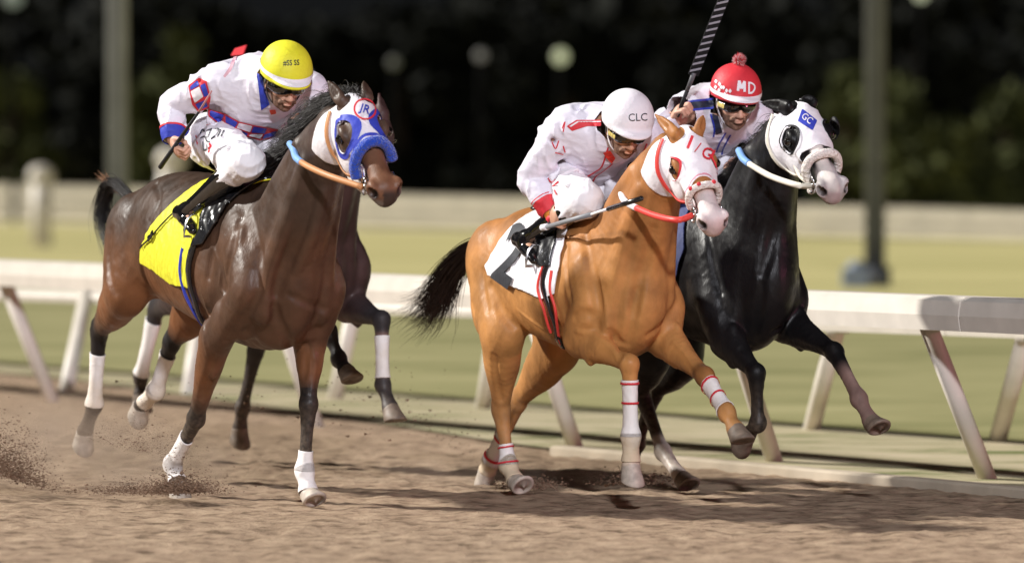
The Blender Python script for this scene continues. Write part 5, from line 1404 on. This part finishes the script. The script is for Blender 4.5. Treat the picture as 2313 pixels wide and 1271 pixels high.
f, _, _, q = hb2(s2[0]); shell('hem', s2[0], s2[1], np.where(q[:, 0] > .25, np.minimum(f, .006 - f), -1), mat('pink_hem', (.66, .28, .36), .6), hd2, 0)
rt_, up_ = tilt(FR2, -22)
text_on('lettering', '1', FR2, F2, J2(1558, 322, 0), rt_, up_, .085, .014, M_redc, hd2, bold=.03)
text_on('lettering', '/', FR2, F2, J2(1576, 334, 0), rt_, up_, .070, .014, M_redc, hd2)
text_on('lettering', 'G', FR2, F2, J2(1598, 347, -.03), rt_, up_, .075, .014, M_redc, hd2, bold=.01)
noseband(root2, Hd2, .375, .036, M_wfleece, y0=.072, top=.004)
nb = root2
for y_, z_ in ((-.062, -.015), (-.030, .012), (.035, .012)):
    me = bpy.data.meshes.new('noseband_dot'); bm = bmesh.new(); bmesh.ops.create_icosphere(bm, subdivisions=2, radius=.011); bm.to_mesh(me); bm.free(); me.materials.append(M_redc)
    o = bpy.data.objects.new('noseband_dot', me); C.objects.link(o); o.parent = root2; o.location = Hd2.p(.372, y_ * 1.08, z_ + .010)
bridle(root2, FR2, Hd2, F2, M_redstrap, [J2(1530, 497, .13), J2(1480, 487, .15), J2(1438, 470, .15)], M_redstrap)
strap('rein_grip', [J2(1438, 470, .15), J2(1422, 462, .15), J2(1408, 450, .14), J2(1402, 432, .10)], .032, .032, M_white, root2, (0, 0, 1), 5, True)
cl2 = saddlecloth(root2, F2, FR2, [(1300, 470, .03), (1235, 466, .04), (1190, 490, .14), (1130, 545, .25), (1099, 600, .285), (1104, 620, .29), (1140, 640, .29), (1185, 655, .285), (1225, 675, .28), (1250, 664, .28), (1254, 610, .28), (1256, 550, .27), (1275, 518, .20), (1300, 496, .12), (1310, 478, .04)], M_white, .014)
rt2 = norm(np.array([1, 0, -.28])); up2 = norm(np.array([.30, .30, .95]))
text_on('number', '2', FR2, F2, J2(1150, 582, .285), rt2, up2, .42, .023, M_darkc, cl2, bold=.03)
tail(root2, 'tail', [J2(1128, 540, 0), J2(1090, 560, 0) + [-.1, 0, 0], J2(1050, 610, 0) + [-.15, 0, 0], J2(1022, 660, 0) + [-.15, 0, 0], J2(1000, 700, 0) + [-.15, 0, 0], J2(970, 722, 0) + [-.15, 0, 0]], 1100, M_tail2, .032, r0=.0026, seed=4, flare=1.2)
mane(root2, [J2(1535, 300, 0), J2(1505, 325, 0), J2(1468, 370, 0), J2(1432, 415, 0), J2(1395, 450, 0)], 2200, M_brownhair, .09, (-.8, -.2, -.25), wild=.01)

R2 = build_rider(FR2, dict(label='jockey in plain white silks with a red shoulder stripe and white lettered helmet', headk=1.08, face=(.80, -.10, -.50), up=(.3, 0, 1), skin=M_skin2, bulk=1.0, gold=True,
    j=dict(pelvis=(1308, 400, 0), chest=(1352, 310, 0), neck=(1388, 298, 0), head=(1414, 286, 0),
           shR=(1278, 285, .19), elR=(1200, 400, .30), wrR=(1243, 478, .25), haR=(1266, 506, .26),
           shL=(1455, 305, -.19), elL=(1470, 380, -.22), wrL=(1425, 420, -.10), haL=(1405, 430, -.06),
           hpR=(1248, 405, .14), knR=(1322, 452, .17), anR=(1188, 540, .27), toR=(1212, 575, .28),
           hpL=(1352, 405, -.14), knL=(1440, 455, -.17), anL=(1420, 560, -.27), toL=(1440, 590, -.27)),
    palm=dict(R=(.5, .8, -.2), L=(0, .3, -1)), helmet=M_white, band=None, chinstrap=M_white))
Tq, Bq, Hq = R2['T'], R2['Br'], R2['HF']
patch('shoulder_stripe', R2, Tq, .004, [[(1280, 285), (1302, 271), (1358, 271), (1358, 285), (1326, 285), (1292, 296)]], M_redc, R2['silks'])
patch('shoulder_stripe', R2, Tq, .006, [[(1285, 285.5), (1304, 274), (1358, 273.5), (1358, 276), (1306, 276.5), (1290, 287)]], M_white, R2['silks'])
patch('neck_bow', R2, Tq, .008, [[(1362, 346), (1378, 340), (1390, 358), (1382, 370), (1372, 360)]], mat('bright_red_bow', (.80, .05, .03), .5), R2['silks'])
def lp(fr, R, pts, v=0): return [fr.J(x, y, v) - R['org'] for x, y in pts]
lines_on('piping', Tq, [lp(FR2, R2, p) for p in ([(1374, 333), (1360, 375), (1345, 388), (1322, 402)], [(1384, 370), (1362, 388), (1345, 400), (1336, 418)], [(1446, 360), (1462, 325)])], .008, .004, M_redc, R2['silks'], FR2)
lines_on('sleeve_print', Tq, [lp(FR2, R2, p, .25) for p in ([(1247, 320), (1255, 336), (1262, 318)], [(1272, 330), (1276, 345)], [(1254, 345), (1272, 350)], [(1270, 290), (1276, 275), (1272, 298)])], .006, .004, M_redc, R2['silks'], FR2)
lines_on('print', Bq, [lp(FR2, R2, p, .22) for p in ([(1238, 402), (1246, 412), (1254, 404)], [(1248, 420), (1262, 410)], [(1252, 428), (1258, 440)])], .008, .004, M_redc, R2['breeches'], FR2)
for nm, a, b, m_, off in (('cuff', .70, 1.03, M_redc, .006), ('cuff_trim', .63, .655, M_redc, .004)):
    dq = norm(R2['q']['wrR'] - R2['q']['elR']); VT, QT = Tq.surface(off); sN = (VT - R2['q']['elR']) @ dq; Lq = np.linalg.norm(R2['q']['wrR'] - R2['q']['elR']); nr = np.linalg.norm(VT - R2['q']['wrR'], axis=1) < .2
    shell(nm, VT, QT, np.where(nr, np.minimum(sN - a * Lq, b * Lq - sN), -1), m_, R2['silks'], 0)
dq = norm(R2['q']['wrR'] - R2['q']['elR'])
for i, m_ in enumerate((mat('orange_tape', (.80, .30, .05), .5), M_redc)):
    c = R2['q']['wrR'] + dq * (.004 + .022 * i); v, f = tube_between(c, c + dq * .022, .038, 18, .036); mesh_obj('wrist_tape', v, f, m_, R2['root'])
rt_, up_ = tilt(FR2, 2)
text_on('cap_lettering', 'CLC', FR2, Hq, FR2.J(1441, 266, 0) - R2['org'], rt_, up_, .052, .003, M_darkc, R2['helmet'], font_w=.95)
saddle(FR2, F2, 'black racing saddle on the white cloth of the sorrel horse', [(1306, 476, .04), (1300, 490, .09), (1272, 512, .17), (1250, 545, .25), (1240, 600, .28), (1222, 600, .285), (1200, 585, .27), (1190, 545, .24), (1205, 510, .2), (1245, 480, .10), (1270, 470, .05)],
       [([(1232, 590, .285), (1226, 640, .29), (1236, 690, .28), (1252, 735, .24), (1275, 780, .14)], M_blackl, .040), ([(1226, 600, .285), (1216, 650, .29), (1226, 700, .28), (1245, 750, .22)], M_redstrap, .016), ([(1242, 610, .285), (1240, 655, .29), (1254, 710, .27), (1272, 770, .16)], M_redstrap, .016)], None,
       [(-1, R2['q']['toR'] + R2['org'] + [0, 0, -.02]), (1, R2['q']['toL'] + R2['org'] + [0, 0, -.02])])
whip('riding_whip', 'grey and black whip with white twist, held level by the jockey in the white helmet', FR2, [('knob', ((1225, 514, .28), (1236, 512, .28)), .016, .016, M_white), ('handle', ((1236, 512, .28), (1336, 484, .28)), .011, .012, mat('grey_whip_grip', (.22, .23, .25), .5)), ('twist', ((1336, 484, .28), (1376, 471, .28)), .007, .007, M_white), ('tip', ((1374, 472, .28), (1449, 448, .28)), .012, .012, M_blackl)])
print('h2', time.time() - _t)

# ================================================================ the black horse and its rider
root3, F3, Hd3, L3, N3, VV3, QQ3 = build_horse(FR3, SHEET3); J3 = FR3.J
V3a, V3b = F3.surface(.006), F3.surface(.011)
hd3, hb3 = hood(root3, F3, Hd3, V3a, V3b, [(-.05, .05), (.28, .06), (.315, -.01), (.30, -.05), (.34, -.12), (.36, -.20), (.28, -.25), (.06, -.20), (-.03, -.15)], (.190, -.066), M_white, M_black, .008, el_pts(Hd3, SHEET3, FR3), (.070, .064))
rt_, up_ = tilt(FR3, -38)
c = J3(1823, 268, .01)
bs = [[c + rt_ * a * .050 + up_ * b * .046 for a, b in ((-1, -1), (1, -1), (1, 1), (-1, 1))]]
px_ = [(1812, 245), (1846, 272), (1836, 294), (1802, 273)]
patch('badge', FR3, F3, .013, [px_], M_bluec, hd3)
text_on('badge_lettering', 'GC', FR3, F3, c, rt_, up_, .046, .016, M_white, hd3, bold=.01, font_w=.85)
noseband(root3, Hd3, .385, .046, M_wfleece, y0=.076, top=.008)
bridle(root3, FR3, Hd3, F3, M_pale, [J3(1800, 418, .13), J3(1740, 398, .15), J3(1692, 370, .15)], M_pale)
strap('rein_grip', [J3(1692, 370, .15), J3(1678, 358, .15), J3(1669, 340, .12)], .036, .036, M_lblue, root3, (0, 0, 1), 5, True)
strap('throat_strap', [Hd3.p(.02, -.085, -.06), Hd3.p(.08, -.10, -.16), Hd3.p(.20, -.075, -.275), Hd3.p(.22, 0, -.29)], .030, .010, M_white, root3, (0, -1, 0), 5)
strap('throat_strap', [Hd3.p(.26, -.082, -.15), Hd3.p(.34, -.075, -.17), Hd3.p(.43, -.062, -.135)], .020, .012, M_pale, root3, (0, -1, 0), 5, True)
strap('chin_fleece', [Hd3.p(.46, -.05, -.15), Hd3.p(.43, -.045, -.19), Hd3.p(.40, -.03, -.215)], .040, .034, M_wfleece, root3, (0, 1, 0), 5, True)
for sg in (-1, 1):     # blinker cup standing out beside the eye
    K = Field(Hd3.p(.2, sg * .12, -.07) - .16, Hd3.p(.2, sg * .12, -.07) + .16, .005)
    Hd3.ell(K, (.165, sg * .125, -.065), (.055, .020, .065), .01); Hd3.ell(K, (.19, sg * .118, -.065), (.055, .018, .055), .01, True)
    V, Q = K.surface(0)
    if sg > 0: mesh_obj('blinker_cup', V, Q, M_black, hd3)
mane(root3, [J3(1785, 250, 0), J3(1755, 280, 0), J3(1715, 325, 0), J3(1680, 365, 0), J3(1645, 405, 0)], 2200, M_blackhair, .10, (-.8, -.2, -.05), wild=.015)
tail(root3, 'tail', [J3(1420, 520, 0), J3(1395, 540, 0), J3(1380, 620, 0), J3(1385, 700, 0)], 160, M_blackhair, .03)
saddlecloth(root3, F3, FR3, [(1590, 425, .03), (1500, 415, .05), (1450, 470, .2), (1400, 600, .29), (1520, 640, .29), (1540, 560, .28), (1590, 450, .1)], mat('navy_cloth', (.02, .03, .12), .7), .014)
R3 = build_rider(FR3, dict(label='jockey in white silks with navy stripes and a red chequered helmet with bobble', headk=1.08, bandz=.046, face=(.86, -.16, -.28), up=(.2, 0, 1), bulk=.98, gold=True,
    j=dict(pelvis=(1558, 350, 0), chest=(1608, 262, 0), neck=(1642, 245, 0), head=(1660, 226, 0),
           shR=(1556, 250, .19), elR=(1492, 290, .36), wrR=(1520, 268, .30), haR=(1536, 240, .30),
           shL=(1705, 270, -.19), elL=(1716, 335, -.24), wrL=(1690, 360, -.12), haL=(1672, 362, -.08),
           hpR=(1500, 355, .14), knR=(1572, 402, .17), anR=(1440, 500, .27), toR=(1462, 535, .28),
           hpL=(1602, 355, -.14), knL=(1690, 405, -.17), anL=(1670, 510, -.27), toL=(1690, 540, -.27)),
    palm=dict(R=(.8, .5, 0), L=(0, .3, -1)), helmet=M_redc, band=M_white, chinstrap=M_white, beard=True))
Tq, Bq, Hq = R3['T'], R3['Br'], R3['HF']
M_navy = mat('navy_stripe', (.02, .024, .05), .5)
patch('shoulder_stripe', R3, Tq, .004, [[(1540, 232), (1565, 226), (1612, 221), (1612, 246), (1570, 250), (1540, 250)]], M_bluec, R3['silks'])
patch('shoulder_stripe', R3, Tq, .006, [[(1540, 236), (1565, 230), (1612, 226), (1612, 241), (1570, 245), (1540, 246)]], M_navy, R3['silks'])
patch('collar', R3, Tq, .004, [[(1608, 256), (1622, 262), (1632, 300), (1618, 305), (1610, 285)]], M_navy, R3['silks'])
lines_on('piping', Tq, [lp(FR3, R3, p) for p in ([(1606, 258), (1614, 290), (1612, 310)], [(1640, 300), (1625, 325), (1618, 345)], [(1650, 305), (1634, 335), (1630, 350)])], .009, .005, M_bluec, R3['silks'], FR3)
rt_, up_ = tilt(FR3, -4)
lines_on('cap_lettering', Hq, [lp(FR3, R3, [(1667, 206), (1670, 183)]), lp(FR3, R3, [(1670, 183), (1675, 201)]), lp(FR3, R3, [(1675, 201), (1682, 184)]), lp(FR3, R3, [(1682, 184), (1682, 208)])], .013, .004, M_white, R3['helmet'], FR3)
lines_on('cap_lettering', Hq, [lp(FR3, R3, [(1692, 187), (1692, 210)]), lp(FR3, R3, [(1690, 187), (1698, 188), (1704, 193), (1705, 199), (1702, 206), (1697, 210), (1690, 210)])], .010, .004, M_white, R3['helmet'], FR3)
dm = []
for x, y in ((1617, 184), (1625, 190), (1634, 198), (1649, 206), (1616, 197), (1624, 204), (1637, 213), (1654, 222), (1629, 197), (1641, 205), (1643, 217)): dm.append([(x - 4, y), (x, y - 5.5), (x + 4, y), (x, y + 5.5)])
patch('checks', R3, Hq, .003, dm, M_white, R3['helmet'])
def pompom():
    c = R3['P'](-.012, 0, .058) + R3['HR'][:, 2] * .140; r6 = np.random.default_rng(3); st = []
    for i in range(700):
        d = norm(r6.normal(size=3)); st.append(np.array([c + d * .004, c + d * .020 + r6.normal(size=3) * .002, c + d * .034 + r6.normal(size=3) * .003]))
    hair('bobble', st[:350], M_redc, R3['helmet'], .0025); hair('bobble', st[350:], M_pinkw, R3['helmet'], .0025)
M_pinkw = mat('pale_pink_wool', (.75, .5, .5), .9); pompom()
wr3, wo3 = whip('riding_whip', 'raised grey striped whip of the jockey in the red helmet, reaching the top edge', FR3, [('handle', ((1530, 262, .30), (1552, 205, .30)), .011, .010, M_black), ('shaft', ((1552, 205, .30), (1568, 165, .30)), .010, .012, mat('grey_whip_shaft', (.10, .10, .11), .5))])
P0, P1 = FR3.J(1566, 170, .30) - wo3, FR3.J(1642, -20, .30) - wo3; nV = norm(np.cross(P1 - P0, cam_right(FR3)))
strap('flap', [P0, lerp(P0, P1, .5), P1], .052, .006, M_black, wr3, nV, 4)
for i in range(12):
    a = lerp(P0, P1, .03 + i * .08); sdv = norm(np.cross(norm(P1 - P0), nV)); d_ = norm(P1 - P0)
    for sg in (1, -1):
        pts_ = [a + sdv * .024 + nV * .0042 * sg, a - sdv * .024 + d_ * .030 + nV * .0042 * sg, a - sdv * .024 + d_ * .043 + nV * .0042 * sg, a + sdv * .024 + d_ * .013 + nV * .0042 * sg]
        if sg > 0: mesh_obj('stripe', pts_ + [p - nV * .0084 for p in pts_], [(0, 1, 2, 3), (7, 6, 5, 4), (0, 4, 5, 1), (1, 5, 6, 2), (2, 6, 7, 3), (3, 7, 4, 0)], M_stripe if i else globals().setdefault('M_stripe', mat('pale_lilac_stripe', (.36, .36, .42), .6)), wr3, False)
print('h3', time.time() - _t)

# ================================================================ the brown horse behind, with its hidden rider
root4, F4, Hd4, L4, N4, VV4, QQ4 = build_horse(FR4, SHEET4); J4 = FR4.J
hoof_boots(root4, F4, L4, [('hR', 1, .15, .95, M_bandw), ('fL', 2, .25, .90, M_bandt)])
tail(root4, 'tail', [J4(452, 470, 0), J4(430, 480, 0), J4(420, 550, 0), J4(425, 640, 0)], 120, M_blackhair, .03)
R4 = build_rider(FR4, dict(label='jockey almost hidden behind the jockey in the yellow helmet', face=(.85, 0, -.5), up=(.3, 0, 1), h=.009,
    j=dict(pelvis=(600, 325, 0), chest=(628, 240, 0), neck=(648, 222, 0), head=(662, 208, 0),
           shR=(548, 240, .19), elR=(510, 300, .22), wrR=(560, 330, .16), haR=(580, 335, .14),
           shL=(700, 245, -.18), elL=(722, 300, -.2), wrL=(690, 330, -.10), haL=(675, 335, -.08),
           hpR=(545, 335, .14), knR=(612, 380, .17), anR=(500, 470, .26), toR=(520, 500, .27),
           hpL=(648, 335, -.14), knL=(725, 385, -.15), anL=(700, 480, -.25), toL=(720, 505, -.25)),
    palm=dict(R=(0, .3, -1), L=(0, .3, -1)), helmet=M_darkc, band=None, silk=M_darkc, beard=False))
wr4, wo4 = whip('riding_whip', 'red tipped whip showing above the back of the jockey in the yellow helmet', FR4, [('shaft', ((580, 340, .14), (532, 130, .16)), .007, .005, M_black)])
P = [FR4.J(x, y, .16) - wo4 for x, y in ((521, 126), (530, 110), (556, 102), (548, 124))]
nn = norm(np.cross(P[1] - P[0], P[2] - P[0])) * .006
mesh_obj('flap', P + [p + nn for p in P], [(0, 1, 2, 3), (7, 6, 5, 4), (0, 4, 5, 1), (1, 5, 6, 2), (2, 6, 7, 3), (3, 7, 4, 0)], M_redc, wr4, False)
print('h4', time.time() - _t)

# ================================================================ dirt thrown up by the hooves
M_clod = mat('dark_damp_dirt', (.17, .11, .075), .95, .1, noise=(20, .3))
def spray(label, boxes, seed):
    r7 = np.random.default_rng(seed); V, Fc = [], []
    T = np.array([[1, 1, 1], [1, -1, -1], [-1, 1, -1], [-1, -1, 1]]) * .7
    for (px, py, D, dx, dz, dy, n, s0, slope) in boxes:
        c = at_depth(px, py, D)
        for i in range(n):
            t = abs(r7.normal()) * .5; o = np.array([r7.normal() * dx * .5, r7.normal() * dy * .5, abs(r7.normal()) * dz * .5]); o[2] *= max(.15, 1 - t); o[2] += slope * o[0]
            p = c + o
            if p[2] < .004: p[2] = .004 + abs(r7.normal()) * .01
            s_ = s0 * r7.uniform(.3, 1.3) * (2.2 if r7.uniform() < .05 else 1); R = np.linalg.qr(r7.normal(size=(3, 3)))[0]
            k = len(V); V += [p + (R @ q) * s_ * np.array([1.8, 1, 1]) for q in T]; Fc += [(k, k + 1, k + 2), (k, k + 2, k + 3), (k, k + 3, k + 1), (k + 1, k + 3, k + 2)]
    o = mesh_obj('flying_dirt', V, Fc, M_clod, None, False); tag(o, label, 'dirt', None, 'stuff')
spray('dark dirt thrown up round the folded foreleg of the dark bay horse', [(410, 1110, 27.4, .14, .10, .2, 3600, .0028, 0), (340, 1112, 27.6, .32, .07, .25, 2600, .0022, 0), (330, 1020, 27.9, .30, .22, .4, 1500, .0016, -.2)], 1)
spray('dark dirt thrown up at the left edge of the picture', [(15, 1075, 28.0, .20, .28, .3, 5200, .0026, -.3)], 2)
spray('dirt thrown up behind the hind hooves of the sorrel horse', [(1195, 1100, 28.4, .16, .07, .25, 700, .0035, 0), (1440, 1090, 28.6, .25, .08, .3, 600, .003, 0)], 3)
spray('faint spray of dirt in the air between the brown horse and the sorrel tail', [(930, 960, 30.0, .5, .35, .6, 260, .003, -.5), (700, 960, 29.6, .8, .25, .6, 160, .003, -.2)], 4)

# thin dust hanging over the track round the hooves
def dust(label, px, py, D, rad, dens):
    P = at_depth(px, py, D); me = bpy.data.meshes.new('dust_cloud'); bm = bmesh.new(); bmesh.ops.create_icosphere(bm, subdivisions=3, radius=1); bmesh.ops.scale(bm, vec=rad, verts=bm.verts); bm.to_mesh(me); bm.free()
    m = bpy.data.materials.new('dust'); m.use_nodes = True; nt = m.node_tree; N = nt.nodes; L = nt.links; N.remove(N['Principled BSDF'])
    v = N.new('ShaderNodeVolumePrincipled'); v.inputs['Color'].default_value = (.72, .55, .42, 1); L.new(v.outputs[0], N['Material Output'].inputs['Volume'])
    tc = N.new('ShaderNodeTexCoord'); mp = N.new('ShaderNodeMapping'); mp.inputs['Scale'].default_value = (1 / rad[0], 1 / rad[1], 1 / rad[2]); L.new(tc.outputs['Object'], mp.inputs['Vector'])
    ln = N.new('ShaderNodeVectorMath'); ln.operation = 'LENGTH'; L.new(mp.outputs[0], ln.inputs[0])
    mr = N.new('ShaderNodeMapRange'); mr.inputs['From Min'].default_value = 1; mr.inputs['From Max'].default_value = .2; mr.inputs['To Min'].default_value = 0; mr.inputs['To Max'].default_value = dens; L.new(ln.outputs['Value'], mr.inputs['Value'])
    nz = N.new('ShaderNodeTexNoise'); nz.inputs['Scale'].default_value = 4; nz.inputs['Detail'].default_value = 3; L.new(tc.outputs['Object'], nz.inputs['Vector'])
    r = N.new('ShaderNodeMapRange'); r.inputs['From Min'].default_value = .4; r.inputs['From Max'].default_value = .65; L.new(nz.outputs['Fac'], r.inputs['Value'])
    mu = N.new('ShaderNodeMath'); mu.operation = 'MULTIPLY'; L.new(mr.outputs[0], mu.inputs[0]); L.new(r.outputs[0], mu.inputs[1]); L.new(mu.outputs[0], v.inputs['Density'])
    me.materials.append(m); o = bpy.data.objects.new('dust_cloud', me); C.objects.link(o); o.location = (P[0], P[1], max(P[2], .02)); tag(o, label, 'dust', None, 'stuff')
dust('thin brown dust hanging at the left edge behind the dark bay horse', 90, 1010, 28.6, (.75, .8, .34), 1.5)
dust('thin brown dust behind the folded foreleg of the dark bay horse', 350, 1060, 28.3, (.50, .6, .26), 1.6)
dust('thin brown dust low behind the hooves of the sorrel and black horses', 1330, 1090, 29.0, (1.0, .6, .16), 1.2)
